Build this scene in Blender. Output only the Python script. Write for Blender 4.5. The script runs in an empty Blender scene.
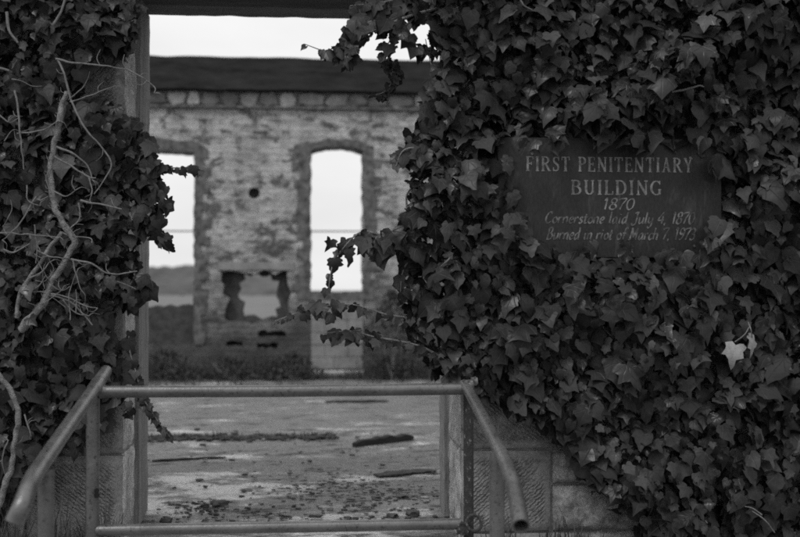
import bpy, bmesh, math, random
import numpy as np
from mathutils import Vector, noise as mnoise

random.seed(7)
rng = np.random.default_rng(11)
S = bpy.context.scene
COL = S.collection

# ------------------------------------------------------------------ camera
F = 1111.0                       # focal length in photo pixels (50 mm on a 36 mm wide frame, 800 px)
CAM = Vector((0.0, 0.0, 1.12))
YAW = math.atan(95 / F)
PITCH = math.atan(21.5 / F)


def P(px, py, Y):
    """world point on the plane y=Y for a photo pixel"""
    x, z, y = (px - 400) / F, (268.5 - py) / F, 1.0
    y, z = y * math.cos(PITCH) - z * math.sin(PITCH), y * math.sin(PITCH) + z * math.cos(PITCH)
    x, y = x * math.cos(YAW) + y * math.sin(YAW), -x * math.sin(YAW) + y * math.cos(YAW)
    k = Y / y
    return Vector((x * k, Y, CAM.z + z * k))


def PIX(X, Y, Z):
    """photo pixel of world points (arrays)"""
    x = X * math.cos(YAW) - Y * math.sin(YAW)
    y = X * math.sin(YAW) + Y * math.cos(YAW)
    z = Z - CAM.z
    y, z = y * math.cos(PITCH) + z * math.sin(PITCH), -y * math.sin(PITCH) + z * math.cos(PITCH)
    return 400 + F * x / y, 268.5 - F * z / y


cam_data = bpy.data.cameras.new('camera')
cam_data.sensor_width = 36.0
cam_data.lens = 36.0 * F / 800.0
cam_data.clip_end = 6000
cam_data.clip_start = 0.05
cam_data.dof.use_dof = True
cam_data.dof.focus_distance = 4.78
cam_data.dof.aperture_fstop = 2.1
cam = bpy.data.objects.new('camera', cam_data)
cam.location = CAM
cam.rotation_euler = (math.radians(90) + PITCH, 0, -YAW)
COL.objects.link(cam)
S.camera = cam
S.cycles.filter_width = 1.9
S.cycles.use_adaptive_sampling = False
S.cycles.use_denoising = False        # keep the fine grain of the sampling


# ------------------------------------------------------------------ object helpers
def link(name, me, mat=None, parent=None):
    o = bpy.data.objects.new(name, me)
    COL.objects.link(o)
    if mat is not None:
        for m in (mat if isinstance(mat, (list, tuple)) else [mat]):
            me.materials.append(m)
    if parent is not None:
        o.parent = parent
    return o


def tag(o, label=None, cat=None, group=None, kind=None):
    if label: o['label'] = label
    if cat: o['category'] = cat
    if group: o['group'] = group
    if kind: o['kind'] = kind
    return o


def empty(name, label, cat, group=None):
    o = bpy.data.objects.new(name, None)
    o.empty_display_size = 0.1
    COL.objects.link(o)
    return tag(o, label, cat, group)


class MB:
    def __init__(self):
        self.v, self.f, self.m = [], [], []

    def add(self, vs, fs, mi=0):
        b = len(self.v)
        self.v += [tuple(p) for p in vs]
        self.f += [tuple(i + b for i in f) for f in fs]
        self.m += [mi] * len(fs)

    def box(self, x0, x1, y0, y1, z0, z1, mi=0):
        vs = [(x, y, z) for x in (x0, x1) for y in (y0, y1) for z in (z0, z1)]
        self.add(vs, [(0, 1, 3, 2), (4, 6, 7, 5), (0, 4, 5, 1), (2, 3, 7, 6), (0, 2, 6, 4), (1, 5, 7, 3)], mi)

    def tube(self, pts, rad, n=8, cap=True, mi=0, closed_hole=None):
        pts = [Vector(p) for p in pts]
        k = len(pts)
        if not hasattr(rad, '__len__'): rad = [rad] * k
        up = Vector((0.13, 0.21, 1)).normalized()
        vs, prev = [], None
        for i, p in enumerate(pts):
            t = (pts[min(i + 1, k - 1)] - pts[max(i - 1, 0)]).normalized()
            if prev is None:
                a = t.cross(up)
                if a.length < 1e-3: a = t.cross(Vector((1, 0, 0)))
                a.normalize()
            else:
                a = (prev - t * prev.dot(t)).normalized()
            prev = a
            b = t.cross(a)
            for j in range(n):
                c = 2 * math.pi * j / n
                vs.append(p + (a * math.cos(c) + b * math.sin(c)) * rad[i])
        fs = [(i * n + j, i * n + (j + 1) % n, (i + 1) * n + (j + 1) % n, (i + 1) * n + j)
              for i in range(k - 1) for j in range(n)]
        if cap:
            fs.append(tuple(range(n - 1, -1, -1)))
            fs.append(tuple((k - 1) * n + j for j in range(n)))
        self.add(vs, fs, mi)

    def mesh(self, name, smooth=True, sharp=None):
        me = bpy.data.meshes.new(name)
        me.from_pydata(self.v, [], self.f)
        me.polygons.foreach_set('material_index', self.m)
        if smooth:
            me.polygons.foreach_set('use_smooth', [True] * len(self.f))
        me.update()
        if sharp:
            me.set_sharp_from_angle(angle=math.radians(sharp))
        return me

    def build(self, name, mat, parent=None, smooth=True, sharp=40):
        return link(name, self.mesh(name, smooth, sharp), mat, parent)


def crom(pts, sub=6):
    pts = [Vector(p) for p in pts]
    if len(pts) < 3:
        return [pts[0].lerp(pts[-1], i / sub) for i in range(sub + 1)]
    ext = [2 * pts[0] - pts[1]] + pts + [2 * pts[-1] - pts[-2]]
    out = []
    for i in range(1, len(ext) - 2):
        a, b, c, d = ext[i - 1:i + 3]
        for s in range(sub):
            t = s / sub
            out.append(0.5 * (2 * b + (c - a) * t + (2 * a - 5 * b + 4 * c - d) * t * t + (3 * b - a - 3 * c + d) * t ** 3))
    out.append(pts[-1])
    return out


def bevel_mesh(me, w, seg=2):
    bm = bmesh.new(); bm.from_mesh(me)
    bmesh.ops.bevel(bm, geom=bm.edges[:], offset=w, segments=seg, affect='EDGES', profile=0.6)
    bm.to_mesh(me); bm.free()
    me.polygons.foreach_set('use_smooth', [True] * len(me.polygons))
    return me


# ------------------------------------------------------------------ materials (the photograph is monochrome: all greys)
class NT:
    def __init__(self, name):
        self.mat = bpy.data.materials.new(name)
        self.mat.use_nodes = True
        self.t = self.mat.node_tree
        self.b = self.t.nodes['Principled BSDF']

    def n(self, typ, **kw):
        nd = self.t.nodes.new(typ)
        for k, v in kw.items():
            if k.startswith('i_'):
                nd.inputs[k[2:].replace('_', ' ')].default_value = v
            else:
                setattr(nd, k, v)
        return nd

    def l(self, a, b): self.t.links.new(a, b)

    def tex(self, scale=(1, 1, 1), rot=(0, 0, 0), kind='Object'):
        tc = self.n('ShaderNodeTexCoord')
        mp = self.n('ShaderNodeMapping')
        mp.inputs['Scale'].default_value = scale
        mp.inputs['Rotation'].default_value = rot
        self.l(tc.outputs[kind], mp.inputs['Vector'])
        return mp.outputs['Vector']

    def noise(self, vec, scale, detail=6, rough=0.6, dist=0.0):
        nd = self.n('ShaderNodeTexNoise')
        nd.inputs['Scale'].default_value = scale
        nd.inputs['Detail'].default_value = detail
        nd.inputs['Roughness'].default_value = rough
        nd.inputs['Distortion'].default_value = dist
        self.l(vec, nd.inputs['Vector'])
        return nd.outputs['Fac']

    def ramp(self, fac, stops):
        nd = self.n('ShaderNodeValToRGB')
        cr = nd.color_ramp
        while len(cr.elements) > 1: cr.elements.remove(cr.elements[-1])
        cr.elements[0].position, v = stops[0]; cr.elements[0].color = (v, v, v, 1)
        for p, v in stops[1:]:
            e = cr.elements.new(p); e.color = (v, v, v, 1)
        self.l(fac, nd.inputs['Fac'])
        return nd.outputs['Color']

    def math(self, op, a, b=None, clamp=False):
        nd = self.n('ShaderNodeMath', operation=op, use_clamp=clamp)
        for i, x in enumerate((a, b)):
            if x is None: continue
            if isinstance(x, (int, float)): nd.inputs[i].default_value = x
            else: self.l(x, nd.inputs[i])
        return nd.outputs[0]

    def mix(self, fac, a, b, mode='MIX'):
        nd = self.n('ShaderNodeMix', data_type='RGBA', blend_type=mode)
        for s, x in ((nd.inputs[0], fac), (nd.inputs[6], a), (nd.inputs[7], b)):
            if isinstance(x, (int, float)):
                s.default_value = x if s.type == 'VALUE' else (x, x, x, 1)
            else: self.l(x, s)
        return nd.outputs[2]

    def done(self, col, rough=0.8, bump=None, bstr=0.4, bdist=0.01, spec=None):
        if isinstance(col, (int, float)): self.b.inputs['Base Color'].default_value = (col, col, col, 1)
        else: self.l(col, self.b.inputs['Base Color'])
        if isinstance(rough, (int, float)): self.b.inputs['Roughness'].default_value = rough
        else: self.l(rough, self.b.inputs['Roughness'])
        if spec is not None: self.b.inputs['Specular IOR Level'].default_value = spec
        if bump is not None:
            bp = self.n('ShaderNodeBump')
            bp.inputs['Strength'].default_value = bstr
            bp.inputs['Distance'].default_value = bdist
            self.l(bump, bp.inputs['Height'])
            self.l(bp.outputs['Normal'], self.b.inputs['Normal'])
        return self.mat


def mat_plain(name, lo, hi, scale=8, rough=0.8, bstr=0.4, bdist=0.01, stretch=(1, 1, 1), spec=0.15):
    m = NT(name)
    v = m.tex(stretch)
    a = m.noise(v, scale); b = m.noise(v, scale * 5)
    f = m.math('ADD', m.math('MULTIPLY', a, 0.65), m.math('MULTIPLY', b, 0.35))
    return m.done(m.ramp(f, [(0.32, lo), (0.68, hi)]), rough, f, bstr, bdist, spec)


def mat_leaf(name, lo, hi, rough=0.42, vein=1.35):
    m = NT(name)
    geo = m.n('ShaderNodeNewGeometry')
    rnd = geo.outputs['Random Per Island']
    base = m.ramp(rnd, [(0.0, lo * .8), (0.5, lo * .6 + hi * .4), (0.88, hi), (0.97, hi * 1.3), (1.0, hi * 2.0)])
    uv = m.n('ShaderNodeUVMap'); uv.uv_map = 'leaf'
    sep = m.n('ShaderNodeSeparateXYZ'); m.l(uv.outputs['UV'], sep.inputs[0])
    x = m.math('ABSOLUTE', m.math('SUBTRACT', sep.outputs[0], 0.5)); y = sep.outputs[1]
    veins = None
    for ang in (0.0, 0.72, 1.45):            # ribs fan out from the leaf stalk
        s, c = math.sin(ang), math.cos(ang)
        d = m.math('ABSOLUTE', m.math('SUBTRACT', m.math('MULTIPLY', x, c), m.math('MULTIPLY', y, s)))
        g = m.math('SUBTRACT', 1.0, m.math('MULTIPLY', d, 38.0), clamp=True)
        veins = g if veins is None else m.math('MAXIMUM', veins, g)
    nz = m.noise(m.tex(), 55, 3)
    col = m.mix(m.math('MULTIPLY', veins, 0.8), base, vein, 'MIX')
    mul = m.mix(1.0, base, m.ramp(nz, [(0.3, 0.8), (0.7, 1.15)]), 'MULTIPLY')
    col = m.mix(m.math('MULTIPLY', veins, 0.45), mul, m.mix(1.0, mul, vein, 'MULTIPLY'))
    back = m.mix(geo.outputs['Backfacing'], col, m.mix(1.0, col, 1.35, 'MULTIPLY'))
    h = m.math('ADD', m.math('MULTIPLY', veins, -0.5), m.math('MULTIPLY', nz, 0.6))
    r2 = m.math('FRACT', m.math('MULTIPLY', rnd, 37.7))
    return m.done(back, m.ramp(r2, [(0.0, rough * .62), (0.5, rough), (1.0, rough * 1.5)]), h, 0.5, 0.004, 0.22)


M = {}
M['leaf'] = mat_leaf('ivy_leaf', 0.0115, 0.031, 0.46, 1.9)
M['leaf_dry'] = mat_leaf('dry_leaf', 0.20, 0.25, 0.7, 1.1)
M['weed'] = mat_plain('weed', 0.022, 0.075, 6, 0.7)
M['bark'] = mat_plain('vine_bark', 0.06, 0.27, 38, 0.9, 1.0, 0.02)
M['twig'] = mat_plain('twig_bark', 0.07, 0.19, 60, 0.9, 0.5, 0.003)

# paint on the pipe rails: mid grey, worn, faint rust specks
m = NT('rail_paint')
v = m.tex()
spots = m.ramp(m.noise(v, 70, 4, 0.7), [(0.57, 1.0), (0.64, 0.28)])
big = m.ramp(m.noise(v, 9, 5, 0.6), [(0.3, 0.04), (0.7, 0.088)])
M['rail'] = m.done(m.mix(1.0, big, spots, 'MULTIPLY'), m.ramp(m.noise(v, 20), [(0.3, 0.20), (0.7, 0.36)]),
                   m.noise(v, 60, 6, 0.7), 0.28, 0.006, 0.75)
m = NT('flaking_rust')
v = m.tex((1, 1, 0.6))
M['rust'] = m.done(m.ramp(m.noise(v, 75, 5, 0.7), [(0.5, 0.018), (0.60, 0.03), (0.66, 0.19)]), 0.9,
                   m.noise(v, 75, 5), 0.9, 0.008)
M['hole'] = mat_plain('dark_hole', 0.01, 0.02, 10, 0.95)

# plaque
m = NT('plaque_paint')
v = m.tex((1, 1, 0.35))
fine = m.noise(v, 120, 5, 0.7); drip = m.noise(v, 17, 5, 0.65, 0.6)
col = m.mix(m.ramp(drip, [(0.56, 0.0), (0.72, 0.6)]), m.ramp(fine, [(0.3, 0.017), (0.7, 0.034)]), 0.085)
M['plaque'] = m.done(col, 0.6, fine, 0.15, 0.002, 0.2)
m = NT('faded_lettering')
v = m.tex()
wear = m.ramp(m.noise(v, 38, 6, 0.7), [(0.38, 1.0), (0.60, 0.35)])
M['letter'] = m.done(m.mix(1.0, 0.23, wear, 'MULTIPLY'), 0.8)
m = NT('faded_script')
v = m.tex()
wear = m.ramp(m.noise(v, 30, 6, 0.7), [(0.36, 1.0), (0.58, 0.22)])
M['script'] = m.done(m.mix(1.0, 0.165, wear, 'MULTIPLY'), 0.8)


def stone_mat(name, lo, hi, tooled):
    m = NT(name)
    v = m.tex()
    big = m.noise(v, 4.5, 7, 0.65); fine = m.noise(v, 60, 6, 0.7)
    f = m.math('ADD', m.math('MULTIPLY', big, 0.65), m.math('MULTIPLY', fine, 0.35))
    col = m.ramp(f, [(0.36, lo * .8), (0.62, hi)])
    # lichen and grime blotches with a shape of their own
    col = m.mix(m.ramp(m.noise(v, 11, 6, 0.7, 0.4), [(0.54, 0.0), (0.66, 0.6)]), col, lo * 0.45)
    h = m.math('MULTIPLY', f, 1.0)
    if tooled:
        at = m.n('ShaderNodeAttribute', attribute_name='tool')
        turn = m.n('ShaderNodeAttribute', attribute_name='turn')
        ws = []
        for deg in (-48, 52):
            w = m.n('ShaderNodeTexWave', wave_type='BANDS', bands_direction='X', wave_profile='SIN')
            w.inputs['Scale'].default_value = 21.0
            w.inputs['Distortion'].default_value = 5.5
            w.inputs['Detail'].default_value = 4.0
            w.inputs['Detail Scale'].default_value = 2.6
            m.l(m.tex((1, 1, 1), (0, math.radians(deg), 0)), w.inputs['Vector'])
            ws.append(w.outputs['Fac'])
        wv = m.n('ShaderNodeMix', data_type='FLOAT')
        m.l(turn.outputs['Fac'], wv.inputs[0]); m.l(ws[0], wv.inputs[2]); m.l(ws[1], wv.inputs[3])
        patch = m.math('MULTIPLY', at.outputs['Fac'], m.ramp(m.noise(v, 6, 7, 0.75), [(0.42, 0.05), (0.56, 1.0)]))
        h = m.math('ADD', m.math('MULTIPLY', f, 0.9), m.math('MULTIPLY', m.math('MULTIPLY', wv.outputs[0], patch), 0.6))
        gro = m.math('MULTIPLY', m.ramp(wv.outputs[0], [(0.12, 1.0), (0.5, 0.0)]), patch)
        col = m.mix(m.math('MULTIPLY', gro, 0.7), col, m.mix(1.0, col, 0.35, 'MULTIPLY'))  # groove shade put into the colour, since the bump alone barely shows
    else:
        mid = m.noise(v, 22, 8, 0.8, 0.5)
        col = m.mix(1.0, col, m.ramp(mid, [(0.35, 0.6), (0.5, 1.0), (0.66, 1.4)]), 'MULTIPLY')
        h = m.math('ADD', f, m.math('MULTIPLY', mid, 0.7))
    return m.done(col, 0.92, h, 1.0, 0.016, 0.2)


M['stone_tooled'] = stone_mat('tooled_stone', 0.10, 0.24, True)
M['stone'] = stone_mat('rough_stone', 0.12, 0.34, False)
M['mortar'] = mat_plain('mortar', 0.12, 0.24, 14, 0.95, 0.6, 0.01)
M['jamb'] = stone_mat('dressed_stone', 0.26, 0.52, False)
M['frame_wood'] = mat_plain('weathered_wood', 0.08, 0.25, 9, 0.85, 0.6, 0.006, (4, 4, 0.25))
M['char'] = mat_plain('charred_timber', 0.018, 0.042, 10, 0.9, 0.8, 0.015, (0.25, 3, 3))
M['lintel'] = mat_plain('dark_lintel', 0.05, 0.10, 6, 0.9, 0.6, 0.01, (0.4, 2, 2))
M['lintel_pale'] = mat_plain('pale_lintel', 0.10, 0.18, 6, 0.9, 0.6, 0.01, (0.4, 2, 2))
M['iron_beam'] = mat_plain('burnt_beam', 0.006, 0.042, 5, 0.85, 0.6, 0.02, (0.3, 2, 2))

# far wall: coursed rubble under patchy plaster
m = NT('rubble_wall')
tc = m.n('ShaderNodeTexCoord')
sp = m.n('ShaderNodeSeparateXYZ'); m.l(tc.outputs['Object'], sp.inputs[0])
cb = m.n('ShaderNodeCombineXYZ'); m.l(sp.outputs[0], cb.inputs[0]); m.l(sp.outputs[2], cb.inputs[1]); m.l(sp.outputs[1], cb.inputs[2])
wob = m.n('ShaderNodeTexNoise'); wob.inputs['Scale'].default_value = 3.5; wob.inputs['Detail'].default_value = 4
m.l(cb.outputs[0], wob.inputs['Vector'])
add = m.n('ShaderNodeVectorMath', operation='MULTIPLY_ADD')
m.l(wob.outputs['Color'], add.inputs[0]); add.inputs[1].default_value = (0.07, 0.05, 0); m.l(cb.outputs[0], add.inputs[2])
br = m.n('ShaderNodeTexBrick')
br.inputs['Color1'].default_value = (0.10, 0.10, 0.10, 1); br.inputs['Color2'].default_value = (0.36, 0.36, 0.36, 1)
br.inputs['Mortar'].default_value = (0.30, 0.30, 0.30, 1)
br.inputs['Scale'].default_value = 1.0; br.inputs['Mortar Size'].default_value = 0.012; br.inputs['Mortar Smooth'].default_value = 0.4
br.inputs['Brick Width'].default_value = 0.19; br.inputs['Row Height'].default_value = 0.075; br.offset = 0.43
m.l(add.outputs[0], br.inputs['Vector'])
pl = m.noise(cb.outputs[0], 2.1, 9, 0.74, 0.3)
col = m.mix(m.ramp(pl, [(0.45, 0.0), (0.56, 0.8)]), br.outputs['Color'], 0.43)
st = m.n('ShaderNodeVectorMath', operation='MULTIPLY'); m.l(cb.outputs[0], st.inputs[0]); st.inputs[1].default_value = (0.8, 1.25, 1)
dark = m.noise(st.outputs[0], 4.6, 9, 0.76, 0.3)
col = m.mix(m.ramp(dark, [(0.51, 0.0), (0.57, 0.85)]), col, 0.055)
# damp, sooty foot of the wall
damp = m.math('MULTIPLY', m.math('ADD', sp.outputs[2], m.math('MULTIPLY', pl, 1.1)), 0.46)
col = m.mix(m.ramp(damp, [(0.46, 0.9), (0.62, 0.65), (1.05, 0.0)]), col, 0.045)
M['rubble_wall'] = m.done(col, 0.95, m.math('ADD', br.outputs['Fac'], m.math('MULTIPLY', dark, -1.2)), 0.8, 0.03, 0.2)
M['surround'] = mat_plain('sooty_brick', 0.015, 0.18, 12, 0.95, 0.8, 0.02)
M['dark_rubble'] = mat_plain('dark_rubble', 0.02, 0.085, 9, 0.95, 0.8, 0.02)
M['infill'] = mat_plain('block_infill', 0.13, 0.26, 7, 0.95, 0.6, 0.02)
M['pale_stone'] = mat_plain('pale_stone', 0.30, 0.48, 9, 0.95, 0.6, 0.02)
m = NT('course_stone')
geo = m.n('ShaderNodeNewGeometry')
v = m.tex()
nz = m.noise(v, 9, 6, 0.7)
M['course'] = m.done(m.mix(1.0, m.ramp(geo.outputs['Random Per Island'], [(0, 0.09), (0.7, 0.20), (1, 0.38)]),
                           m.ramp(nz, [(0.3, 0.6), (0.7, 1.15)]), 'MULTIPLY'), 0.95, nz, 0.8, 0.02)

# floor: worn concrete, thin dirt, damp stains
m = NT('worn_concrete')
v = m.tex((0.5, 1.0, 1))
n1 = m.noise(v, 1.3, 10, 0.74, 0.4); n2 = m.noise(v, 5.5, 10, 0.8, 0.2); n3 = m.noise(m.tex(), 38, 6, 0.8)
base = m.ramp(n3, [(0.3, 0.32), (0.7, 0.70)])
sp = m.n('ShaderNodeSeparateXYZ'); m.l(m.tex(), sp.inputs[0])
door = m.n('ShaderNodeMapRange'); m.l(sp.outputs[1], door.inputs[0])        # feet keep the slab barer by the doorway
door.inputs[1].default_value = 5.4; door.inputs[2].default_value = 8.0; door.inputs[3].default_value = -0.045; door.inputs[4].default_value = 0.012
mixn = m.math('ADD', m.math('ADD', m.math('MULTIPLY', n1, 0.55), m.math('MULTIPLY', n2, 0.45)), door.outputs[0])
col = m.mix(m.ramp(mixn, [(0.425, 0.0), (0.47, 0.85), (0.7, 0.97)]), base, m.ramp(m.math('ADD', m.math('MULTIPLY', n2, 0.5), m.math('MULTIPLY', n3, 0.5)), [(0.36, 0.025), (0.64, 0.17)]))
col = m.mix(m.ramp(n2, [(0.53, 0.0), (0.58, 0.85)]), col, 0.025)
M['floor'] = m.done(col, m.ramp(n2, [(0.42, 0.85), (0.50, 0.40), (0.60, 0.9)]), m.math('ADD', n2, m.math('MULTIPLY', n3, 0.6)), 0.8, 0.04, 0.5)
M['debris'] = mat_plain('debris_stone', 0.10, 0.30, 30, 0.95, 0.7, 0.01)
M['debris_dark'] = mat_plain('charred_chip', 0.03, 0.10, 30, 0.95, 0.7, 0.01)
M['dirt'] = mat_plain('dirt', 0.02, 0.085, 25, 0.95, 0.8, 0.015)
M['field'] = mat_plain('dry_field', 0.075, 0.15, 0.15, 0.95, 0.3, 0.1)
M['hill'] = mat_plain('scrub_hill', 0.02, 0.10, 0.06, 0.95, 0.3, 0.5)
M['ramp'] = mat_plain('ramp_concrete', 0.12, 0.22, 5, 0.9, 0.4, 0.01)
M['wire'] = mat_plain('wire', 0.05, 0.08, 5, 0.6)

# ------------------------------------------------------------------ sky and sun (overcast)
SUN_EL, SUN_AZ = math.radians(56), math.radians(222)      # azimuth clockwise from +Y: behind the camera, to its left
w = bpy.data.worlds.new('World'); S.world = w; w.use_nodes = True
t = w.node_tree; bg = t.nodes['Background']
sky = t.nodes.new('ShaderNodeTexSky'); sky.sky_type = 'NISHITA'; sky.sun_disc = False
sky.sun_elevation = SUN_EL; sky.sun_rotation = SUN_AZ
sky.dust_density = 4.0; sky.air_density = 1.0; sky.ozone_density = 1.0
bw = t.nodes.new('ShaderNodeRGBToBW'); t.links.new(sky.outputs[0], bw.inputs[0])
tc = t.nodes.new('ShaderNodeTexCoord')
mp = t.nodes.new('ShaderNodeMapping'); mp.inputs['Scale'].default_value = (1, 1, 3.5)
t.links.new(tc.outputs['Generated'], mp.inputs[0])
cl = t.nodes.new('ShaderNodeTexNoise'); cl.inputs['Scale'].default_value = 2.6; cl.inputs['Detail'].default_value = 6
t.links.new(mp.outputs[0], cl.inputs['Vector'])
mr = t.nodes.new('ShaderNodeMapRange'); mr.inputs[1].default_value = 0.3; mr.inputs[2].default_value = 0.7
mr.inputs[3].default_value = 8.2; mr.inputs[4].default_value = 10.2     # cloud sheet, in the sky texture's own units
t.links.new(cl.outputs['Fac'], mr.inputs[0])
mx = t.nodes.new('ShaderNodeMix'); mx.data_type = 'FLOAT'; mx.inputs[0].default_value = 0.8
t.links.new(bw.outputs[0], mx.inputs[2]); t.links.new(mr.outputs[0], mx.inputs[3])
sx = t.nodes.new('ShaderNodeSeparateXYZ'); t.links.new(tc.outputs['Generated'], sx.inputs[0])
zr = t.nodes.new('ShaderNodeMapRange'); zr.inputs[1].default_value = 0.2; zr.inputs[2].default_value = 1.0   # an overcast sky is brightest overhead
zr.inputs[3].default_value = 1.0; zr.inputs[4].default_value = 1.8; t.links.new(sx.outputs[2], zr.inputs[0])
mu = t.nodes.new('ShaderNodeMath'); mu.operation = 'MULTIPLY'
t.links.new(mx.outputs[0], mu.inputs[0]); t.links.new(zr.outputs[0], mu.inputs[1])
t.links.new(mu.outputs[0], bg.inputs['Color'])
bg.inputs['Strength'].default_value = 0.114

sd = bpy.data.lights.new('sun', 'SUN'); sd.energy = 1.2; sd.angle = math.radians(10); sd.color = (1, 1, 1)
so = bpy.data.objects.new('sun', sd); COL.objects.link(so)
d = Vector((math.sin(SUN_AZ) * math.cos(SUN_EL), math.cos(SUN_AZ) * math.cos(SUN_EL), math.sin(SUN_EL)))
so.rotation_euler = d.to_track_quat('Z', 'Y').to_euler(); so.location = d * 30

vs = S.view_settings
vs.view_transform = 'Standard'; vs.look = 'None'; vs.exposure = 0.0; vs.gamma = 1.0; vs.use_curve_mapping = False

# ------------------------------------------------------------------ ground, hills, field
b = MB()
b.add([(-3000, -300, -0.5), (3000, -300, -0.5), (3000, 4000, -0.5), (-3000, 4000, -0.5)], [(0, 1, 2, 3)])
tag(b.build('ground', M['field'], smooth=False), kind='structure')

ridge = [(-600, 240), (-300, 250), (-60, 262), (60, 268), (110, 266), (140, 267), (156, 268), (168, 266), (176, 268), (186, 265),
         (200, 266), (222, 267), (250, 268), (284, 270), (298, 280), (306, 290), (320, 292)]
b = MB(); rows = 10; cols = 160
rp = [P(x, y, 420) for x, y in ridge]
rp = crom(rp, 10)
vs_ = []
for i, p in enumerate(rp):
    for j in range(rows + 1):
        f = j / rows
        bump = mnoise.noise(Vector((p.x * 0.06, j * 0.7, 0))) * 1.1 * math.sin(math.pi * f) + mnoise.noise(Vector((p.x * 0.35, j, 3))) * 1.0
        z = -0.6 + (p.z + 0.6) * math.sin(f * math.pi / 2) + (bump if p.z > 2 else 0)
        vs_.append((p.x, 330 + 90 * f, max(z, -0.6)))
    vs_.append((p.x, 560, -0.6))
R_ = rows + 2
b.add(vs_, [(i * R_ + j, (i + 1) * R_ + j, (i + 1) * R_ + j + 1, i * R_ + j + 1) for i in range(len(rp) - 1) for j in range(R_ - 1)])
tag(b.build('hills', M['hill'], sharp=None), kind='structure')

# ------------------------------------------------------------------ floor of the ruin
FARY = 14.5
b = MB()
nx, ny = 130, 110
X0, X1, Y0, Y1 = -6.5, 6.5, 4.2, FARY + 0.25
pts = []
for j in range(ny + 1):
    for i in range(nx + 1):
        x = X0 + (X1 - X0) * i / nx; y = Y0 + (Y1 - Y0) * j / ny
        z = 0.014 * mnoise.noise(Vector((x * 1.3, y * 1.3, 0))) + 0.008 * mnoise.noise(Vector((x * 5, y * 5, 2)))
        pts.append((x, y, z - 0.008))
b.add(pts, [(j * (nx + 1) + i, j * (nx + 1) + i + 1, (j + 1) * (nx + 1) + i + 1, (j + 1) * (nx + 1) + i) for j in range(ny) for i in range(nx)])
b.box(X0, X1, Y0, Y1, -0.6, -0.05)
tag(b.build('floor', M['floor']), kind='structure')
b = MB()
xs = (-1.5, 1.4)
b.add([(xs[0], 4.198, -0.02), (xs[1], 4.198, -0.02), (xs[1], 1.6, -0.495), (xs[0], 1.6, -0.495),
       (xs[0], 4.198, -0.7), (xs[1], 4.198, -0.7), (xs[1], 1.6, -0.7), (xs[0], 1.6, -0.7)],
      [(0, 3, 2, 1), (0, 4, 7, 3), (1, 2, 6, 5), (2, 3, 7, 6), (0, 1, 5, 4)])
tag(b.build('ramp', M['ramp'], smooth=False), kind='structure')


def ramp_z(y): return -0.02 if y > 4.198 else -0.02 - (4.198 - y) * (0.475 / 2.598)


# ------------------------------------------------------------------ near wall
XL, XR = P(124, 300, 5.0).x, P(460.5, 300, 5.0).x
ZS = P(300, 19, 5.75).z          # underside of the lintel
wall = empty('stone_wall', 'near ashlar wall with open doorway, its tooled blocks showing beside the pipe railing', 'wall')
courses = [-0.6, -0.355, 0.02, 0.395, 0.77, 1.145, 1.52, 1.895, 2.27, ZS + 0.002, 2.9, 3.27, 3.64, 4.0]


def stone_face(blocks):
    """ashlar blocks with a dense front face; index 0 = tooled with smooth margins, 1 = rough"""
    vs, fs, mi, tl, tn = [], [], [], [], []
    for (x0, x1, z0, z1, tooled, amp) in blocks:
        g = 0.006
        x0 += g; x1 -= g; z0 += g; z1 -= g
        step = 0.022
        n = max(3, int((x1 - x0) / step)); k = max(3, int((z1 - z0) / step))
        base = len(vs)
        sd_ = random.random() * 50; turn = float(random.random() < .5)
        for j in range(k + 1):
            for i in range(n + 1):
                x = x0 + (x1 - x0) * i / n; z = z0 + (z1 - z0) * j / k
                e = min(x - x0, x1 - x, z - z0, z1 - z)
                if tooled:
                    tv = 1.0 if e > 0.035 else 0.0
                    y = 5.0 - 0.002 * tv * (1 if e > .05 else .5)
                    y += 0.002 * mnoise.noise(Vector((x * 14, z * 14, sd_)))
                else:
                    tv = 0.0
                    q = min(1, e / 0.05)
                    y = 5.0 - amp * q * (0.55 + 0.9 * mnoise.noise(Vector((x * 7, z * 9, sd_)))) - amp * .5 * q * mnoise.noise(Vector((x * 25, z * 30, sd_)))
                if e < 1e-6:
                    y += 0.012
                vs.append((x + 0.004 * mnoise.noise(Vector((z * 9, sd_, x))), y, z + 0.004 * mnoise.noise(Vector((x * 9, 5, sd_)))))
                tl.append(tv); tn.append(turn)
        for j in range(k):
            for i in range(n):
                a = base + j * (n + 1) + i
                fs.append((a, a + 1, a + n + 2, a + n + 1)); mi.append(0 if tooled else 1)
        ring = [base + i for i in range(n + 1)] + [base + j * (n + 1) + n for j in range(1, k + 1)] + \
               [base + k * (n + 1) + i for i in range(n - 1, -1, -1)] + [base + j * (n + 1) for j in range(k - 1, 0, -1)]
        bb = len(vs)
        for r in ring:
            vs.append((vs[r][0], 5.08, vs[r][2])); tl.append(0.0); tn.append(turn)
        for a in range(len(ring)):
            c = (a + 1) % len(ring)
            fs.append((ring[c], ring[a], bb + a, bb + c)); mi.append(0 if tooled else 1)
    me = bpy.data.meshes.new('stonework')
    me.from_pydata(vs, [], fs)
    me.polygons.foreach_set('material_index', mi)
    me.polygons.foreach_set('use_smooth', [True] * len(fs))
    at = me.attributes.new('tool', 'FLOAT', 'POINT'); at.data.foreach_set('value', tl)
    at = me.attributes.new('turn', 'FLOAT', 'POINT'); at.data.foreach_set('value', tn)
    me.set_sharp_from_angle(angle=math.radians(50))
    return me


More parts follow.
